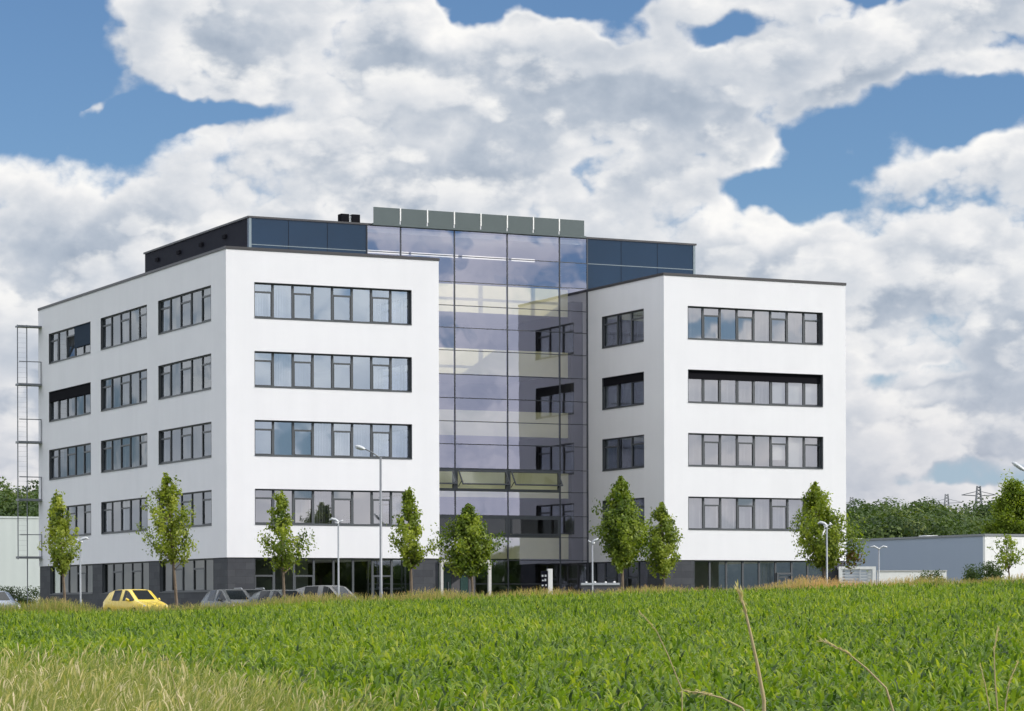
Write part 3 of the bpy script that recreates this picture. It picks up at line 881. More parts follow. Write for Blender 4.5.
# roof ventilators beside the sunscreen
o = empty('roof_ventilator', tuple(Vector((CLX, CLY, 0)) + UX * 10.7 + VX * (VG + 0.9) + Vector((0, 0, Z(21.31) + GZ0))), TH)
tag(o, 'pair of small black ventilator boxes on the roof beside the grey sunscreens', 'ventilator')
for q in (0, 0.66):
    mb = MB(); mb.box(q, q + 0.5, 0, 0.5, 0.08, 0.58); mb.build('fan_box', M['black'], o, bevel=0.03)
mb = MB(); mb.box(0.51, 0.65, 0.1, 0.4, 0.1, 0.5); mb.build('duct', M['white'], o)
mb = MB(); mb.box(-0.05, 1.21, -0.05, 0.55, 0, 0.078); mb.build('base', M['cap'], o)

# sign stele by the atrium
sp_ = pix(550.5, 589, 141.5); st = pix(550.5, 568.8, 141.5)
gz = float(ground(sp_.x, sp_.y))
o = empty('sign_stele', (sp_.x, sp_.y, gz), R(8)); tag(o, 'slim white sign stele with a dark lettered panel in front of the atrium', 'sign')
Hs = st.z - gz
mb = MB(); mb.box(-0.11, 0.11, 0, 0.5, 0, Hs); mb.build('post', M['white'], o, bevel=0.008)
mb = MB(); mb.box(-0.46, -0.115, 0.12, 0.2, 0.35, Hs - 0.1); pnl = mb.build('panel', M['navywall'], o)
mb = MB(); rs = random.Random(3)
for k, zz in enumerate((0.25, 0.47, 0.72, 1.15, 1.42)):
    for q in range(2):
        a = -0.42 + q * 0.15 + rs.uniform(-0.02, 0.02)
        zc = Hs - 0.15 - zz
        mb.box(a, a + 0.09, 0.112, 0.118, zc, zc + rs.uniform(0.06, 0.13))
mb.build('lettering', M['white'], pnl)

# potted plant on a window sill
def leaves(n, rad, center, size, r, up=0.4):
    """n rhombic leaves in an ellipsoid; returns verts, quads."""
    d = r.normal(size=(n, 3)); d /= np.linalg.norm(d, axis=1)[:, None]
    p = d * (r.random((n, 1)) ** 0.45) * np.array(rad) + np.array(center)
    return leaf_quads(p, size, r, up)
def leaf_quads(p, size, r, up=0.3, face=None, jit=0.5):
    n = len(p)
    if face is not None:        # leaves turned outwards from their clump
        nn = face / (np.linalg.norm(face, axis=1)[:, None] + 1e-6) + r.normal(0, jit, (n, 3)); nn /= np.linalg.norm(nn, axis=1)[:, None]
        ax = np.cross(nn, r.normal(size=(n, 3))); ax /= np.linalg.norm(ax, axis=1)[:, None]; sd_ = np.cross(nn, ax)
        s = (size * (0.65 + 0.7 * r.random(n)))[:, None]
        V = np.stack([p - ax * s * .5, p + sd_ * s * .32, p + ax * s * .5, p - sd_ * s * .32], 1).reshape(-1, 3)
        return V, np.arange(4 * n).reshape(-1, 4)
    ax = r.normal(size=(n, 3)); ax[:, 2] = ax[:, 2] * 0.8 - 0.35; ax /= np.linalg.norm(ax, axis=1)[:, None]
    nn = r.normal(size=(n, 3)); nn[:, 2] += up; sd_ = np.cross(ax, nn); sd_ /= (np.linalg.norm(sd_, axis=1)[:, None] + 1e-9)
    s = (size * (0.65 + 0.7 * r.random(n)))[:, None]
    nrm = np.cross(sd_, ax)
    a = p; c = p + ax * s; w_ = s * 0.30
    b = p + ax * s * 0.45 + sd_ * w_ + nrm * s * 0.07; d = p + ax * s * 0.45 - sd_ * w_ + nrm * s * 0.07
    V = np.stack([a, b, c, d], 1).reshape(-1, 3)
    return V, np.arange(4 * n).reshape(-1, 4)
pw = Vector((CLX, CLY, 0)) + UX * 6.95 + VX * 0.62
o = empty('potted_plant', (pw.x, pw.y, 4.30), TH); tag(o, 'small dark potted plant standing inside a first floor window of the left wing', 'plant')
mb = MB(); mb.tube([(0, 0, 0), (0, 0, 0.22)], [0.10, 0.14], 12); mb.build('pot', M['dim'], o)
V, Fq = leaves(160, (0.24, 0.15, 0.18), (0, 0, 0.36), 0.10, rng)
np_mesh('foliage', V, Fq, M['leafc'], np.repeat(rng.random(160) * 0.5, 4), o)

# ------------------------------------------------------------------ street lamps
def mast(px, ptop, d, arm_px, arm_py, label, group):
    b = pix(px, 590, d); gz = float(ground(b.x, b.y)); t = pix(px, ptop, d)
    o = empty('street_lamp', (b.x, b.y, gz)); tag(o, label, 'street lamp', group)
    H = t.z - gz; e = pix(arm_px, arm_py, d)
    ex, ez = e.x - b.x, e.z - gz
    mb = MB(); mb.tube([(0, 0, 0), (0, 0, 1.2), (0, 0, 1.25), (0, 0, H)], [0.085, 0.08, 0.065, 0.05], 10); mb.build('pole', M['steel'], o, smooth=True)
    mb = MB(); mb.tube([(0, 0, H - 0.05), (ex * 0.35, 0, H + (ez - H) * 0.45), (ex * 0.62, 0, H + (ez - H) * 0.72)], 0.03, 6); mb.build('arm', M['steel'], o, smooth=True)
    hd = MB()
    p0 = Vector((ex * 0.60, 0, H + (ez - H) * 0.70)); p1 = Vector((ex, 0, ez))
    hd.tube([p0, p0.lerp(p1, 0.3), p0.lerp(p1, 0.75), p1], [0.04, 0.085, 0.09, 0.04], 8)
    h = hd.build('lamp_head', M['palesteel'], o, smooth=True)
    lm = MB(); q0, q1 = p0.lerp(p1, 0.3), p0.lerp(p1, 0.9)
    lm.tube([q0 - Vector((0, 0, 0.045)), q1 - Vector((0, 0, 0.045))], 0.055, 8); lm.build('lens', M['lens'], h, smooth=True)
    return o
mast(381, 457, 121.0, 355, 446, 'tall grey mast lamp with one long arm, in front of the left wing', 'tall mast lamps')
mast(1046, 492, 121.0, 1012, 462, 'arm and head of a tall mast lamp reaching in at the right edge', 'tall mast lamps')

def post_lamp(px, ptop, d, label, side=1, tee=False):
    b = pix(px, 590, d); gz = float(ground(b.x, b.y)); H = pix(px, ptop, d).z - gz
    o = empty('post_lamp', (b.x, b.y, gz)); tag(o, label, 'street lamp', 'short white post lamps')
    mb = MB(); mb.tube([(0, 0, 0), (0, 0, 1.0), (0, 0, 1.03), (0, 0, H - 0.1)], [0.065, 0.06, 0.045, 0.04], 10); mb.build('pole', M['steelgrey'], o, smooth=True)
    mb = MB()
    if tee:
        for s in (-1, 1): mb.tube([(0, 0, H - 0.16), (s * 0.28, 0, H - 0.02), (s * 0.50, 0, H - 0.07)], [0.04, 0.06, 0.035], 8)
    else:
        mb.tube([(-0.05 * side, 0, H - 0.14), (0.12 * side, 0, H - 0.02), (0.30 * side, 0, H + 0.03), (0.42 * side, 0, H - 0.03)], [0.04, 0.07, 0.07, 0.03], 8)
        mb.tube([(-0.05 * side, 0, H - 0.14), (-0.22 * side, 0, H - 0.03)], [0.035, 0.04], 8)
    h = mb.build('lamp_head', M['palesteel'], o, smooth=True)
    mb = MB(); s = 0 if tee else side
    mb.tube([(0.05 * s, 0, H - 0.22), (0.05 * s, 0, H - 0.13)], [0.05, 0.10], 10); mb.build('lens', M['lens'], h, smooth=True)
post_lamp(80.5, 538.5, 142.0, 'short post lamp behind the pale leftmost tree', 1)
post_lamp(338.5, 519.5, 132.0, 'short white post lamp among the parked cars by the left wing', -1)
post_lamp(592.5, 540, 146.0, 'short post lamp at the inner corner between atrium and right wing', 1)
post_lamp(827, 523, 130.0, 'short post lamp in front of the tree at the right wing', -1)
post_lamp(879, 546, 166.0, 'post lamp with a two-armed pale head in front of the grey hall', 1, tee=True)

# ------------------------------------------------------------------ trees
def tree(px, ytop, ybot, wpx, d, mat, label, n=3600, seed=0, lean=0.0, gap=0.35, trunk_px=None, leaf=0.145, peak=0.36, side_branch=None, name='young_tree', group='young trees in front of the office', tone=(0.0, 1.0)):
    r = np.random.default_rng(seed)
    b = pix(px, 590, d); gz = float(ground(b.x, b.y))
    top = pix(px, ytop, d).z - gz; bot = pix(px, ybot, d).z - gz; W_ = wpx * d / F_PX / 2
    tx = 0 if trunk_px is None else (trunk_px - px) * d / F_PX
    o = empty(name, (b.x, b.y, gz), 0); tag(o, label, 'tree', group)
    mb = MB(); rb = 0.035 + 0.0065 * top
    zs = np.linspace(0, top * 0.97, 9)
    wob = np.cumsum(r.normal(0, 0.035, (9, 2)), 0) * np.linspace(0, 1, 9)[:, None]
    ax = [Vector((tx * (1 - z / top) + lean * z / top + w[0], w[1], z)) for z, w in zip(zs, wob)]
    ax[0].z = -0.25
    mb.tube(ax, [rb * (1 - 0.88 * z / top) + 0.006 for z in zs], 8)
    def trunk_at(z): 
        i = min(7, max(0, int(z / (top * 0.97) * 8))); f = (z - zs[i]) / (zs[i + 1] - zs[i]); return ax[i].lerp(ax[i + 1], float(np.clip(f, 0, 1)))
    prof = lambda t: W_ * (np.clip(t / peak, 0, 1) ** 0.5 if t < peak else np.clip((1 - t) / (1 - peak), 0, 1) ** 1.0) * 0.98 + 0.04
    P_, tones = [], []
    nb = int(18 + n / 210)
    ga = r.random() * 6.28
    for k in range(nb):
        t = ((k + 0.5) / nb) ** 0.95 * 0.93
        zt = bot + (top - bot) * t
        an = ga + k * 2.39996 + r.normal(0, 0.3)
        lobe = 1 + 0.26 * math.sin(an * 2 + ga * 3) + 0.16 * math.sin(an * 3 + ga)
        reach = lobe * prof(t) * (0.58 + 0.52 * r.random()) * (1 - gap * 0.9 * (r.random() < 0.35))
        rise = reach * (0.75 + 0.5 * r.random())
        st = trunk_at(max(bot * 0.72 if t < 0.3 else 0, zt - rise))
        en = Vector((st.x + math.cos(an) * reach, st.y + math.sin(an) * reach, min(zt, top)))
        mid = st.lerp(en, 0.5) + Vector((math.cos(an), math.sin(an), 0)) * reach * 0.10 - Vector((0, 0, rise * 0.06))
        mb.tube([st, mid, en], [0.006 + 0.020 * reach, 0.010, 0.004], 4, cap=False)
        m = int(1.22 * n / nb * (0.6 + 0.8 * reach / (W_ * 0.7 + 0.1)))
        bt = r.normal(0, 0.20)
        ncl = max(3, int(m / 14))
        for c in range(ncl):
            q = 0.30 + 0.75 * (c + r.random()) / ncl
            cp = (np.array(st) * (1 - q) ** 2 + 2 * q * (1 - q) * np.array(mid) + q * q * np.array(en)) if q <= 1 else np.array(en) + (q - 1) * (np.array(en) - np.array(mid))
            cp = cp + r.normal(0, 0.05 + 0.09 * reach, 3)
            k2 = int(m / ncl)
            sg = 0.055 + 0.05 * reach
            P_.append(cp + r.normal(0, 1, (k2, 3)) * np.array([sg, sg, sg * 1.25]))
            tones.append(np.full(k2, 0.48 + bt + r.normal(0, 0.12)))
    # leading shoot
    k2 = int(n * 0.05); zz = r.random(k2) ** 1.3; wz = (0.05 + 0.30 * (1 - zz))
    P_.append(np.stack([lean * (0.84 + 0.16 * zz) + r.normal(0, 1, k2) * wz * 0.6, r.normal(0, 1, k2) * wz * 0.6, top * (0.84 + 0.16 * zz)], 1)); tones.append(np.full(k2, 0.6))
    rusty = None
    if side_branch:
        (bx, by, bw, bh) = side_branch
        c = pix(bx, by, d) - Vector((b.x, b.y, gz)); c.y = 0.2
        mb.tube([trunk_at(bot + 0.1), Vector((c.x * 0.5, 0.1, c.z * 0.55 + bot * 0.4)), c], [0.03, 0.02, 0.008], 5)
        k2 = 700
        pp = np.array(c) + r.normal(0, 1, (k2, 3)) * np.array([bw * d / F_PX / 4, 0.35, bh * d / F_PX / 4])
        P_.append(pp); tones.append(0.35 + r.normal(0, 0.12, k2))
        rusty = np.array(c) + r.normal(0, 1, (240, 3)) * np.array([bw * d / F_PX / 5, 0.3, bh * d / F_PX / 9]) - np.array([0.15, 0, bh * d / F_PX / 3.2])
    tr = mb.build('trunk', M['bark'], o, smooth=True)
    cen = np.concatenate([np.tile(q.mean(0) * np.array([0.75, 0.75, 1.0]), (len(q), 1)) for q in P_])
    P_ = np.concatenate(P_); tones = np.concatenate(tones)
    keep = P_[:, 2] > bot * 0.80
    P_, tones, cen = P_[keep], tones[keep], cen[keep]
    fc = (P_ - cen); fc = fc / (np.linalg.norm(fc, axis=1)[:, None] + 1e-6) + 0.5 * P_ * np.array([1, 1, 0]) / (np.linalg.norm(P_[:, :2], axis=1)[:, None] + 0.2) + np.array([0, 0, 0.35])
    V, Fq = leaf_quads(P_, leaf, r, face=fc, jit=0.55)
    tn = np.clip(tone[0] + (tone[1] - tone[0]) * np.clip(tones + r.normal(0, 0.10, len(tones)), 0, 1), 0, 1)
    np_mesh('crown', V, Fq, M[mat], np.repeat(tn, 4), o)
    if rusty is not None:
        V, Fq = leaf_quads(rusty, leaf, r)
        np_mesh('withered_foliage', V, Fq, M['rust'], np.repeat(r.random(len(rusty)), 4), o)
    return o
tree(60, 490, 573, 42, 134, 'leafa', 'slim pale young tree at the far end of the left wing side wall', 3000, 1, lean=-0.15, trunk_px=66, peak=0.5)
tree(177, 472, 556, 60, 131, 'leafa', 'tall pale young tree with a leaning tip, behind the yellow car', 3900, 2, lean=-0.55, trunk_px=178, peak=0.38)
tree(284, 491, 563, 56, 133, 'leafb', 'airy young tree behind the grey cars at the left wing front', 3000, 3, trunk_px=284, peak=0.33, lean=-0.1)
tree(410, 486, 564, 47, 130, 'leafb', 'narrow young tree beside the tall mast lamp', 3100, 4, trunk_px=412, peak=0.36)
tree(470, 504, 568, 56, 127, 'leafc', 'rounded dark young tree in front of the entrance portal', 6800, 5, trunk_px=474, peak=0.42, gap=0.1, lean=-0.1)
tree(621, 476, 563, 61, 131, 'leafc', 'largest dense oval young tree at the inner corner of the right wing', 9000, 6, trunk_px=623, peak=0.42, gap=0.1)
tree(662, 502, 570, 52, 134, 'leafb', 'smaller young tree standing close to the large oval tree', 4400, 7, trunk_px=665, peak=0.4)
tree(828, 482, 562, 76, 134, 'leafb', 'broad young tree with a drooping rusty side branch at the right wing', 7000, 8, lean=-0.6, trunk_px=830, peak=0.42, gap=0.3, side_branch=(855, 545, 26, 44))
tree(1008, 534, 563, 62, 152, 'leafb', 'small sparse young tree in front of the white hall end', 700, 9, trunk_px=1011, peak=0.5, gap=0.7)

def big_tree(px, ytop, ybot, wpx, d, label, seed, n=15000, mat='leafc', leaf=0.27):
    r = np.random.default_rng(seed)
    b = pix(px, 590, d); gz = float(ground(b.x, b.y)); top = pix(px, ytop, d).z - gz; W_ = wpx * d / F_PX / 2; bot = pix(px, ybot, d).z - gz
    o = empty('tall_tree', (b.x, b.y, gz)); tag(o, label, 'tree')
    mb = MB(); mb.tube([(0, 0, -0.3), (0.1, 0, top * 0.4), (0, 0.1, top * 0.9)], [0.28, 0.2, 0.03], 8)
    P_, tn = [], []
    for k in range(70):
        t = r.random() ** 1.1; an = r.random() * 6.283
        rr = W_ * (1 - t ** 1.5) * (0.45 + 0.6 * r.random())
        c = np.array([math.cos(an) * rr, math.sin(an) * rr, bot + (top - bot) * t])
        mb.tube([(0, 0, max(1, c[2] - rr)), tuple(c)], [0.05, 0.01], 4, cap=False)
        k2 = n // 70
        P_.append(c + r.normal(0, 1, (k2, 3)) * W_ * np.array([0.15, 0.15, 0.12])); tn.append(np.full(k2, 0.45 + r.normal(0, 0.18)))
    k2 = 160; P_.append(np.array([-W_ * 0.25, 0, top * 0.97]) + r.normal(0, 1, (k2, 3)) * np.array([0.35, 0.35, 0.9])); tn.append(np.full(k2, 0.8))
    mb.build('trunk', M['bark'], o, smooth=True)
    P_ = np.concatenate(P_); tn = np.clip(np.concatenate(tn) + r.normal(0, 0.08, len(P_)), 0, 1)
    V, Fq = leaf_quads(P_, leaf, r); np_mesh('crown', V, Fq, M[mat], np.repeat(tn, 4), o)
big_tree(1014, 486, 545, 56, 262, 'tall fresh green tree with a thin tip rising behind the white hall end', 21)

# bushes and hedge
def bush(px, ytop, wpx, d, label, seed, n=4500, mat='wood', group=None, name='bush', deep=0.6):
    r = np.random.default_rng(seed); b = pix(px, 590, d); gz = float(ground(b.x, b.y)); H = pix(px, ytop, d).z - gz; W_ = wpx * d / F_PX / 2
    o = empty(name, (b.x, b.y, gz)); tag(o, label, 'hedge' if name == 'hedge' else 'bush', group)
    P_, tn = [], []
    for k in range(24):
        c = np.array([r.uniform(-0.85, 0.85) * W_, r.uniform(-deep, deep), H * (0.25 + 0.62 * r.random())]); q = n // 24
        P_.append(c + r.normal(0, 1, (q, 3)) * np.array([W_ * 0.14 + 0.05, 0.2, H * 0.10])); tn.append(np.full(q, 0.4 + r.normal(0, 0.15)))
    P_ = np.concatenate(P_); P_[:, 2] = np.clip(P_[:, 2], 0.05, H)
    V, Fq = leaf_quads(P_, 0.11, r); np_mesh('foliage', V, Fq, M[mat], np.repeat(np.clip(np.concatenate(tn), 0, 1), 4), o)
    mb = MB()
    for k in range(5): mb.tube([(r.uniform(-.3, .3) * W_, 0, -0.1), (r.uniform(-.6, .6) * W_, 0, H * 0.6)], [0.03, 0.01], 4)
    mb.build('stem', M['bark'], o)
bush(930, 570.5, 26, 165, 'low loose bush below the grey hall side', 31)
bush(975, 564.5, 24, 172, 'rounded bush below the corner of the grey hall', 32)
bush(991, 561.5, 22, 168, 'dark bush in front of the white hall end', 33)
bush(10, 586.5, 76, 186, 'dark clipped hedge below the pale hall at the left edge', 34, 12000, name='hedge')

# ------------------------------------------------------------------ far woods and pylons
def ball(n, r):
    d = r.normal(size=(n, 3)); return d / np.linalg.norm(d, axis=1)[:, None] * (r.random((n, 1)) ** 0.14)
def wood(name, crowns, seed, per=3300, leaf=0.50):
    r = np.random.default_rng(seed); Vs, Fs, Ts, off = [], [], [], 0
    for (x, y, z0, h, w) in crowns:
        P_, tn, fc = [], [], []
        tw = r.normal(0, 0.12)
        for k in range(15):
            t = r.random() ** 0.75; an = r.random() * 6.283; rr = w * math.sqrt(max(0, 1 - (t * 1.05 - 0.12) ** 2)) * (0.4 + 0.5 * r.random())
            c = np.array([x + math.cos(an) * rr, y + math.sin(an) * rr, z0 + h * (0.12 + 0.84 * t)])
            q = per // 15
            bl = ball(q, r); P_.append(c + bl * np.array([w * 0.52, w * 0.52, min(h * 0.2, w * 0.50)]) * (0.7 + 0.5 * r.random())); fc.append(bl); tn.append(np.full(q, 0.42 + tw + r.normal(0, 0.20)))
        P_ = np.concatenate(P_); P_[:, 2] = np.maximum(P_[:, 2], z0)
        V, Fq = leaf_quads(P_, leaf, r, face=np.concatenate(fc), jit=0.35)
        Vs.append(V); Fs.append(Fq + off); off += len(V); Ts.append(np.repeat(np.clip(np.concatenate(tn) + r.normal(0, .06, len(P_)), 0, 1), 4))
    o = np_mesh(name, np.concatenate(Vs), np.concatenate(Fs), M['wood'], np.concatenate(Ts))
    return tag(o, kind='stuff')
def belt(pts, d0, d1, rows, r, step):
    cr_ = []
    for row in range(rows):
        d = d0 + (d1 - d0) * row / max(1, rows - 1)
        x = pts[0][0] - 6
        while x < pts[-1][0] + 6:
            yt = np.interp(x, [p[0] for p in pts], [p[1] for p in pts]) + r.normal(0, 1.6)
            p = pix(x, 606, d); h = pix(x, yt, d).z + 1.0
            h *= 0.77 + 0.20 * (row / max(1, rows - 1))
            cr_.append((p.x, d + r.normal(0, 4), -1.0, h * (0.94 + 0.10 * r.random()), 4.2 + 2.0 * r.random()))
            x += step * (0.7 + 0.6 * r.random()) * 0.8
    return cr_
r_ = np.random.default_rng(77)
wood('wood', belt([(830, 510), (852, 508), (880, 505), (905, 502), (925, 503), (945, 507), (962, 512), (970, 516), (978, 507), (990, 504), (1060, 502)], 330, 420, 5, r_, 15), 41)
wood('wood', belt([(-120, 487), (0, 486), (25, 484), (60, 487), (130, 492)], 330, 400, 4, r_, 16), 42)
cr_ = []
for k in range(230):
    an = R(88 + k * 0.40); d = 470 + 40 * math.sin(k * 1.7)
    cr_.append((math.sin(an) * d, 150 + math.cos(an) * d, -1.5, 10.0 + 3.0 * r_.random(), 6.5 + 2 * r_.random()))
wood('wood', cr_, 43, 700, 1.9)

def pylon(px, ytop, d, label):
    b = pix(px, 600, d); H = pix(px, ytop, d).z + 1
    o = empty('power_pylon', (b.x, d, -1)); tag(o, label, 'pylon', 'power pylons beyond the wood')
    mb = MB(); q = H * 0.085
    def w(z): return q * (1 - 0.88 * z / H) + 0.12
    lv = [H * (1 - 0.86 ** k) / (1 - 0.86 ** 14) for k in range(15)]
    for sx in (-1, 1):
        for sy in (-1, 1): mb.tube([(sx * w(0), sy * w(0), 0), (sx * w(H), sy * w(H), H)], 0.16, 4)
    for a, c in zip(lv, lv[1:]):
        for s in (-1, 1):
            mb.tube([(-w(a), s * w(a), a), (w(c), s * w(c), c)], 0.09, 4); mb.tube([(w(a), s * w(a), a), (-w(c), s * w(c), c)], 0.09, 4)
            mb.tube([(s * w(a), -w(a), a), (s * w(c), w(c), c)], 0.09, 4)
    mb.build('lattice', M['steel'], o)
    for f, L in ((0.66, 0.19), (0.80, 0.23), (0.92, 0.14)):
        mb = MB(); z = H * f
        for s in (-1, 1):
            mb.tube([(s * w(z), 0, z), (s * H * L, 0, z + 0.3)], 0.14, 4); mb.tube([(s * w(z), 0, z + H * 0.035), (s * H * L, 0, z + 0.3)], 0.11, 4)
        mb.build('crossarm', M['steel'], o)
pylon(979, 486, 900, 'nearest power pylon, rising out of the notch in the wood')
pylon(947, 494, 1400, 'fainter power pylon above the middle of the wood')
pylon(852, 497, 1700, 'faintest power pylon close to the right edge of the office')

# ------------------------------------------------------------------ parked cars
def car(label, loc, rz, paint, L=3.85, Wd=1.66, H=1.46, hatch=0.9, rails=False):
    o = empty('parked_car', loc, rz); tag(o, label, 'car', 'cars parked in front of the office')
    hw = Wd / 2
    # stations from the tail (x<0) to the nose (x>0): x, belt z, top z, half width, half width of the roof
    S = [(-0.500, 0.62, 0.70, .86, .80), (-0.485, 0.84, 0.90, .93, .85), (-0.455, 0.90, 0.94, .96, .86), (-0.40, 0.91, H * hatch, .985, .70),
         (-0.25, 0.91, H * .985, 1.0, .735), (-0.05, 0.90, H, 1.0, .75), (0.02, 0.90, H * .995, 1.0, .75), (0.09, 0.90, H * .97, 1.0, .735),
         (0.265, 0.88, 0.945, .99, .80), (0.36, 0.80, 0.86, .97, .78), (0.45, 0.70, 0.75, .91, .72), (0.485, 0.60, 0.66, .84, .68), (0.50, 0.48, 0.52, .78, .65)]
    rings = []; bm = bmesh.new()
    for (x, zb, zt, w1, w2) in S:
        ring = []
        for s in (-1, 1):
            pts = [(0.72 * w1 * hw, 0.22), (w1 * hw * 0.97, 0.34), (w1 * hw, 0.60 if zb > 0.6 else zb * .8), (w1 * hw * 0.975, zb), (w2 * hw, zt - 0.015 if zt - zb > .2 else zt - 0.008), (w2 * hw * 0.72, zt + 0.012)]
            ring.append([bm.verts.new((x * L, s * y, z)) for y, z in pts])
        rings.append(ring[0] + ring[1][::-1])          # right side bottom->top, then left side top->bottom
    n = len(rings[0]); glass = []
    for k in range(len(rings) - 1):
        for j in range(n):
            a, b = rings[k], rings[k + 1]
            f = bm.faces.new([a[j], b[j], b[(j + 1) % n], a[(j + 1) % n]]); f.smooth = True
            if j in (3, 7) and k in (4, 6): glass.append(('side_window', f))
            if j == 5 and k == 7: glass.append(('windscreen', f))
            if j == 5 and k == 2: glass.append(('rear_window', f))
            if j in (3, 7) and k == 7: glass.append(('side_window', f))
    bm.faces.new(rings[0][::-1]); bm.faces.new(rings[-1])
    # arches: dark wheel housings are cut visually by the wheels standing proud
    gm = {}
    for nm, f in glass:
        c = f.calc_center_median(); nn = f.normal.copy() if f.normal.length else Vector((0, 0, 1))
        f.normal_update(); nn = f.normal
        if (c - Vector((0, 0, 0.7))).dot(nn) < 0: nn = -nn
        gm.setdefault(nm, []).append([tuple(v.co.lerp(c, 0.035) + nn * 0.008) for v in f.verts])
    bmesh.ops.recalc_face_normals(bm, faces=bm.faces)
    me = bpy.data.meshes.new('body'); bm.to_mesh(me); bm.free(); me.materials.append(paint)
    bo = bpy.data.objects.new('body', me); COL.objects.link(bo); bo.parent = o
    for nm, fs in gm.items():
        for pts in fs:
            mb = MB(); mb.face(pts); mb.build(nm, M_carglass, o, recalc=False)
    for x in (-0.31 * L, 0.30 * L):
        for s in (-1, 1):
            mb = MB(); mb.tube([(x, s * (hw - 0.20), 0.30), (x, s * (hw - 0.005), 0.30)], 0.30, 20)
            wl = mb.build('wheel', M['black'], o, smooth=False)
            mb = MB(); mb.tube([(x, s * (hw - 0.03), 0.30), (x, s * (hw + 0.004), 0.30)], 0.19, 14); mb.build('rim', M['palesteel'], wl)
    for s in (-1, 1):
        mb = MB(); mb.tube([(0.425 * L, s * hw * .74, 0.66), (0.478 * L, s * hw * .70, 0.60)], [0.10, 0.085], 10); mb.build('headlight', M['lens'], o, smooth=True)
        mb = MB(); mb.tube([(-0.475 * L, s * hw * .78, 0.80), (-0.497 * L, s * hw * .74, 0.76)], [0.09, 0.07], 8); mb.build('tail_lamp', M_tail, o)
        mb = MB(); mb.tube([(0.17 * L, s * (hw - 0.06), 0.93), (0.165 * L, s * (hw + 0.10), 0.98)], [0.05, 0.08], 8); mb.build('mirror', paint, o, smooth=True)
        if rails:
            mb = MB(); mb.tube([(-0.38 * L, s * hw * .62, H * .97), (-0.3 * L, s * hw * .64, H + .05), (0.02 * L, s * hw * .66, H + .06), (0.07 * L, s * hw * .64, H)], 0.022, 6); mb.build('roof_rail', M['palesteel'], o)
    mb = MB(); mb.box(0.497 * L, 0.5 * L + 0.012, -0.34, 0.34, 0.36, 0.47); mb.build('grille', M['black'], o)
    return o
def paint(name, c, rough=0.28):
    return mat_plain(name, c, rough, 0.0, 0.5, var=0.02, coat=0.25)
M_carglass = mat_plain('car_glass', (0.008, 0.011, 0.012), 0.08, 0, 0.28, var=0.02)
M_tail = mat_plain('tail_red', (0.35, 0.02, 0.02), 0.3)
def park(px, d, rz, dz=0.0):
    p = pix(px, 600, d); return (p.x, d, float(ground(p.x, d)) + 0.02 + dz)
M_yel = paint('yellow_paint', (0.82, 0.60, 0.07)); M_gr = paint('grey_paint', (0.045, 0.052, 0.052)); M_sil = paint('silver_paint', (0.15, 0.15, 0.145)); M_grn = paint('greenish_grey_paint', (0.04, 0.052, 0.048)); M_dk = paint('dark_paint', (0.03, 0.035, 0.04)); M_bl = paint('blue_grey_paint', (0.10, 0.13, 0.18))
car('bright yellow small hatchback with its nose turned to the right, half hidden by grass', park(136, 136, 0), R(-52), M_yel)
car('silver-grey hatchback at the left wing corner, second car from the yellow one', park(231, 137, 0), R(-62), M_gr, 4.1, 1.72, 1.45)
car('dark estate car with pale roof rails between two greyer cars', park(252, 139, 0), R(-70), M_dk, 4.3, 1.74, 1.47, 0.94, True)
car('greenish grey car parked below the airy tree', park(284, 134, 0), R(-50), M_grn, 4.1, 1.70, 1.40)
car('pale silver car with a high rounded roof beside the white post lamp', park(331, 136, 0), R(-35), M_sil, 4.3, 1.78, 1.62)
car('blue-grey car cut off by the left edge of the picture', park(-6, 140, 0), R(-60), M_bl, 4.0, 1.7, 1.42)
p0_, p1_ = pix(582, 583, 146.0), pix(619, 583, 146.0); gz = float(ground(p0_.x, 146.0))
o = empty('planter_wall', (p0_.x, 146.0, gz)); tag(o, 'low pale planter wall with white stones at the foot of the right wing', 'wall')
Lp, Hp = p1_.x - p0_.x, p0_.z - gz
mb = MB(); mb.box(0, Lp, 0, 0.9, 0, Hp - 0.12); mb.build('wall_face', M['dim'], o)
mb = MB(); mb.box(-0.04, Lp + 0.04, -0.04, 0.94, Hp - 0.118, Hp); mb.build('coping', M['palesteel'], o, bevel=0.01)
rs = random.Random(9)
for k in range(4):
    q = (k + 0.5) / 4 * Lp + rs.uniform(-0.06, 0.06); sz = rs.uniform(0.05, 0.08)
    bm = bmesh.new(); bmesh.ops.create_icosphere(bm, subdivisions=2, radius=sz)
    for v in bm.verts: v.co *= 1 + rs.uniform(-0.15, 0.15); v.co.z *= 0.75
    me = bpy.data.meshes.new('stone'); bm.to_mesh(me); bm.free(); me.materials.append(M['white'])
    so = bpy.data.objects.new('white_stone', me); COL.objects.link(so); so.location = (p0_.x + q, 146.0 + 0.3 + rs.uniform(-0.15, 0.2), gz + Hp + sz * 0.6)
    tag(so, 'small white stone lying on the low pale planter wall', 'stone', 'white stones on the planter wall')

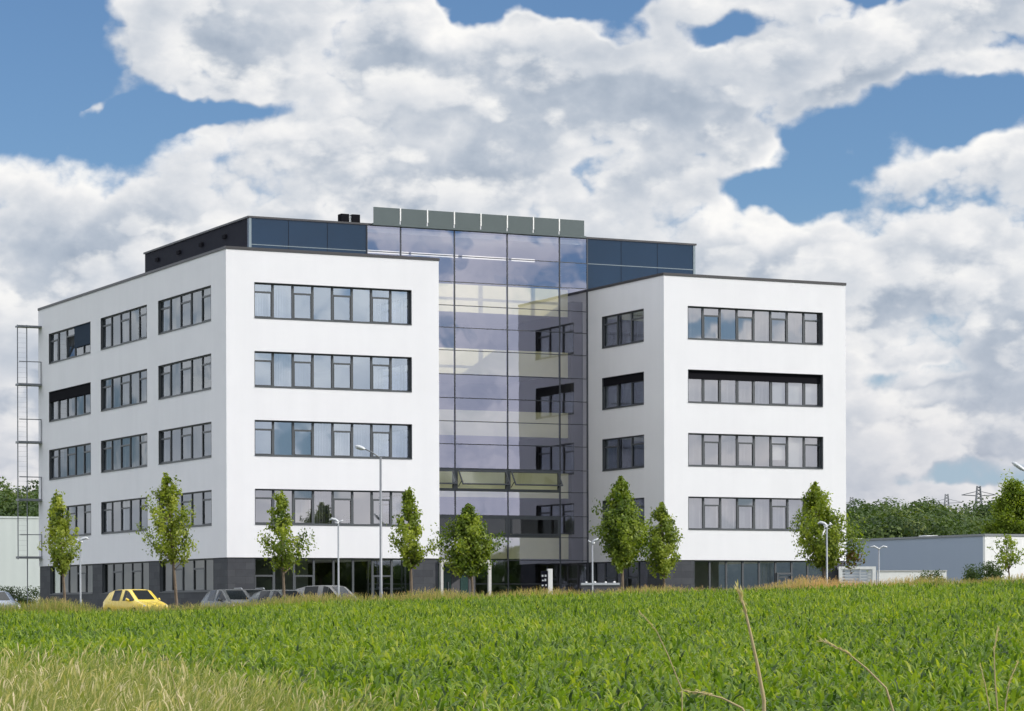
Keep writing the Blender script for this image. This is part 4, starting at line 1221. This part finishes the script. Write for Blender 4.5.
# ------------------------------------------------------------------ maize field
def strips(base, az, length, width, elev, droop, segs, r, wprof=None):
    """Bent leaf strips; returns V (n*(segs+1)*2,3), quads."""
    n = len(base); m = segs + 1
    t = np.linspace(0, 1, m)[None, :]
    ang = elev[:, None] - droop[:, None] * t ** 1.2             # elevation along the leaf
    ds = length[:, None] / segs
    h = np.concatenate([np.zeros((n, 1)), np.cumsum(np.cos(ang[:, :-1]) * ds, 1)], 1)
    z = np.concatenate([np.zeros((n, 1)), np.cumsum(np.sin(ang[:, :-1]) * ds, 1)], 1)
    cx, sx = np.cos(az)[:, None], np.sin(az)[:, None]
    px, py, pz = base[:, :1] + h * cx, base[:, 1:2] + h * sx, base[:, 2:3] + z
    w = width[:, None] * (wprof(t) if wprof else np.clip(0.55 + 1.6 * t - 2.15 * t * t, 0.03, 1)) * 0.5
    ox, oy = -sx * w, cx * w
    tw = r.normal(0, 0.35, (n, 1)) * w
    A = np.stack([px + ox, py + oy, pz + tw], -1); B = np.stack([px - ox, py - oy, pz - tw], -1)
    V = np.stack([A, B], 2).reshape(-1, 3)
    i = (np.arange(n)[:, None] * (2 * m) + 2 * np.arange(segs)[None, :])
    Fq = np.stack([i, i + 1, i + 3, i + 2], -1).reshape(-1, 4)
    return V, Fq

def scatter(d0, d1, dens, margin, r, clump=0.0):
    N = int((d1 - d0) * (d0 + d1) * 0.5 * (1024 / F_PX) * margin * dens) + int((d1 - d0) * 6 * dens)
    d = np.sqrt(r.random(N) * (d1 ** 2 - d0 ** 2) + d0 ** 2)
    hw = d * 512 / F_PX * margin + 3.0
    x = (r.random(N) * 2 - 1) * hw
    return x, d

Vs, Fs, Ts, off = [], [], [], 0
for (d0, d1, dens, nl, segs) in ((23.5, 45, 36, 8, 3), (45, 70, 27, 7, 3), (70, 101, 20, 6, 2)):
    x, y = scatter(d0, d1, dens, 1.22, rng)
    # drilled rows, slightly uneven
    z = ground(x, y)
    n = len(x)
    patch = 0.9 * np.sin(x * 0.37 + 2.0 * np.sin(y * 0.11 + 1)) * np.sin(y * 0.23 + 1.2 * np.sin(x * 0.31)) + 0.6 * np.sin(x * 0.9 + 1.3 * np.sin(y * 0.35)) * np.sin(y * 0.55 + 0.8 * np.sin(x * 0.6))
    hgt = CROP_H * (0.70 + 0.38 * rng.random(n) + 0.08 * patch)
    pt = 0.44 + 0.11 * patch + rng.normal(0, 0.16, n)
    for k in range(nl):
        f = (k + 0.6) / nl
        base = np.stack([x + rng.normal(0, .02, n), y + rng.normal(0, .02, n), z + hgt * (0.12 + 0.62 * f)], -1)
        az = rng.random(n) * 6.283
        ln = hgt * (0.20 + 0.23 * rng.random(n)) * (1.1 - 0.3 * abs(f - 0.5))
        el = np.radians(34 + 30 * f + rng.normal(0, 18, n)); dr = np.radians(60 + 65 * rng.random(n)) * (1.15 - 0.4 * f)
        V, Fq = strips(base, az, ln, 0.033 + 0.022 * rng.random(n), el, dr, segs, rng)
        Vs.append(V); Fs.append(Fq + off); off += len(V)
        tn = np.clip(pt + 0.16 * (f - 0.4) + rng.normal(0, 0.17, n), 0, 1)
        Ts.append(np.repeat(tn, 2 * (segs + 1)))
o = np_mesh('maize_crop', np.concatenate(Vs), np.concatenate(Fs), M['crop'], np.concatenate(Ts))
tag(o, kind='stuff')

# ------------------------------------------------------------------ meadow grass: foreground verge and the strip behind the crop
def grass(name, x, y, h, mat, tone, r, lean=0.5, wd=(0.003, 0.005), seed_frac=0.35, segs=4):
    n = len(x); z = ground(x, y); Vs, Fs, Ts = [], [], []
    base = np.stack([x, y, z - 0.02], -1)
    el = np.radians(90 - np.abs(r.normal(0, 9, n))); dr = np.radians(np.abs(r.normal(0, 1, n)) * 55 * lean + 6)
    az = r.normal(0.3, 1.5, n)
    V, Fq = strips(base, az, h, wd[0] + wd[1] * r.random(n), el, dr, segs, r, lambda t: 1.0 - 0.75 * t)
    Vs.append(V); Fs.append(Fq); Ts.append(np.repeat(tone, 2 * (segs + 1)))
    k = r.random(n) < seed_frac
    tips = V.reshape(n, segs + 1, 2, 3)[k, -1, 0]; m = len(tips)
    if m:
        V2, F2 = strips(tips - np.array([0, 0, 0.03]), az[k], 0.08 + 0.08 * r.random(m), 0.008 + 0.008 * r.random(m), el[k] - dr[k] * 0.9, np.radians(30 + 40 * r.random(m)), 3, r, lambda t: np.clip(0.3 + 2.6 * t - 2.8 * t * t, 0.05, 1))
        Vs.append(V2); Fs.append(F2 + len(V)); Ts.append(np.repeat(np.clip(tone[k] + 0.30, 0, 1), 8))
    o = np_mesh(name, np.concatenate(Vs), np.concatenate(Fs), mat, np.concatenate(Ts))
    return tag(o, kind='stuff')
# foreground wedge at the lower left
N = 50000
y = np.sqrt(rng.random(N) * (31 ** 2 - 15 ** 2) + 15 ** 2)
x = (rng.random(N) * 1.75 - 1.25) * y * 512 / F_PX - 0.4
pxx = 512 + x / y * F_PX
edge = np.interp(pxx, [-150, 40, 130, 220, 290, 400, 600], [1.0, 1.0, 0.92, 0.72, 0.50, 0.22, 0.10])
keep = rng.random(N) < np.clip(edge * 1.5 - 0.12, 0, 1)
x, y, edge = x[keep], y[keep], edge[keep]
clump = 0.5 + 0.5 * np.sin(x * 2.1 + np.sin(y * 1.3) * 1.5) * np.sin(y * 1.1 + x * 0.7)
h = (0.55 + 0.48 * rng.random(len(x)) + 0.12 * clump) * (0.42 + 0.60 * edge)
tone = np.clip(0.20 + 0.34 * clump * rng.random(len(x)) + rng.normal(0, 0.20, len(x)) + 0.24 * (rng.random(len(x)) < 0.3), 0, 1)
grass('meadow_grass', x, y, h, M['grass'], tone, rng)
# tan verge along the far edge of the crop
N = 30000
x = (rng.random(N) * 2 - 1) * 27; y = 101.0 + rng.random(N) * 3.2
k = np.interp(x, [-27, -16, -15, -12.2, -11.4, -4, 2, 9, 10.5, 13, 27], [0.85, 0.8, 0.58, 0.56, 0.68, 0.70, 0.60, 0.50, 0.72, 0.64, 0.45])
pt = 0.5 + 0.5 * np.sin(x * 1.4 + 0.9 * np.sin(x * 0.37))
h = k * (0.62 + 0.42 * rng.random(N) + 0.22 * pt)
tone = np.clip(np.interp(x, [-27, -12, -5, 2, 8, 10, 12, 15, 27], [0.30, 0.28, 0.38, 0.42, 0.40, 0.60, 0.85, 0.40, 0.35]) + rng.normal(0, 0.17, N) + 0.12 * (pt - 0.5), 0, 1)
grass('verge_grass', x, y, h, M['edge'], tone, rng, wd=(0.016, 0.02), seed_frac=0.4, segs=3)

# single dry stalks standing in front of the field
def stalk(pts, d, r0, label, head=0.25):
    P_ = [pix(px, py, d) for px, py in pts]
    gz = float(ground(P_[-1].x, d)); root = Vector((P_[-1].x, d, gz - 0.05))
    o = empty('dry_grass_stalk', (root.x, root.y, gz)); tag(o, label, 'grass stalk', 'dry stalks in front of the field')
    L_ = [p - Vector((root.x, root.y, gz)) for p in P_]
    if L_[-1].z > 0.05: L_.append(Vector((L_[-1].x * 0.5, 0, -0.05)))
    mb = MB(); mb.tube(L_, [r0 * (0.45 + 0.6 * i / (len(L_) - 1)) for i in range(len(L_))], 6); mb.build('stem', M_straw, o, smooth=True)
    a, b = L_[0], L_[1]; n = 60; ln_ = max(0.05, (b - a).length); q = rng.random(n) * min(1.6, 0.20 / ln_)
    P2 = np.array([tuple(a.lerp(b, float(t))) for t in q]) + rng.normal(0, r0 * 0.55, (n, 3))
    dirv = np.array(tuple((a - b).normalized()))
    s_ = r0 * 3.2 * (0.6 + 0.8 * rng.random((n, 1))); ax_ = dirv + rng.normal(0, 0.28, (n, 3)); sd_ = np.cross(ax_, rng.normal(size=(n, 3))); sd_ /= np.linalg.norm(sd_, axis=1)[:, None]
    V = np.stack([P2, P2 + ax_ * s_ * .5 + sd_ * s_ * .11, P2 + ax_ * s_, P2 + ax_ * s_ * .5 - sd_ * s_ * .11], 1).reshape(-1, 3); Fq = np.arange(4 * n).reshape(-1, 4)
    np_mesh('seed_head', V, Fq, M['grass'], np.repeat(0.7 + 0.3 * rng.random(n), 4), o)
M_straw = mat_plain('straw', (0.36, 0.29, 0.15), 0.8)
stalk([(738, 588), (744, 606), (752, 640), (758, 668), (764, 700)], 14.0, 0.0115, 'upright pale dry stalk rising above the crop, right of centre')
stalk([(822, 640), (846, 652), (866, 668), (886, 688), (896, 720)], 16.0, 0.008, 'arching dry stalk bending to the left below the right wing')
stalk([(684, 691), (702, 693), (722, 698), (742, 708), (752, 722)], 15.0, 0.008, 'low arching dry stalk at the bottom edge, right of centre')
stalk([(640, 612), (656, 630), (668, 655), (682, 690)], 22.0, 0.006, 'thin reddish stalk leaning left near the middle of the field')
stalk([(998, 628), (994, 650), (995, 680), (998, 715)], 20.0, 0.0065, 'upright dry stalk near the right edge of the field')
stalk([(1018, 662), (1010, 680), (1006, 700), (1004, 720)], 19.0, 0.006, 'forked dry stalk in the lower right corner')
stalk([(166, 656), (172, 676), (176, 690), (182, 715)], 20.0, 0.005, 'pale stalk standing in the meadow grass at the lower left')
stalk([(980, 664), (985, 684), (990, 712)], 19.0, 0.005, 'short dry stalk beside the forked one at the lower right')
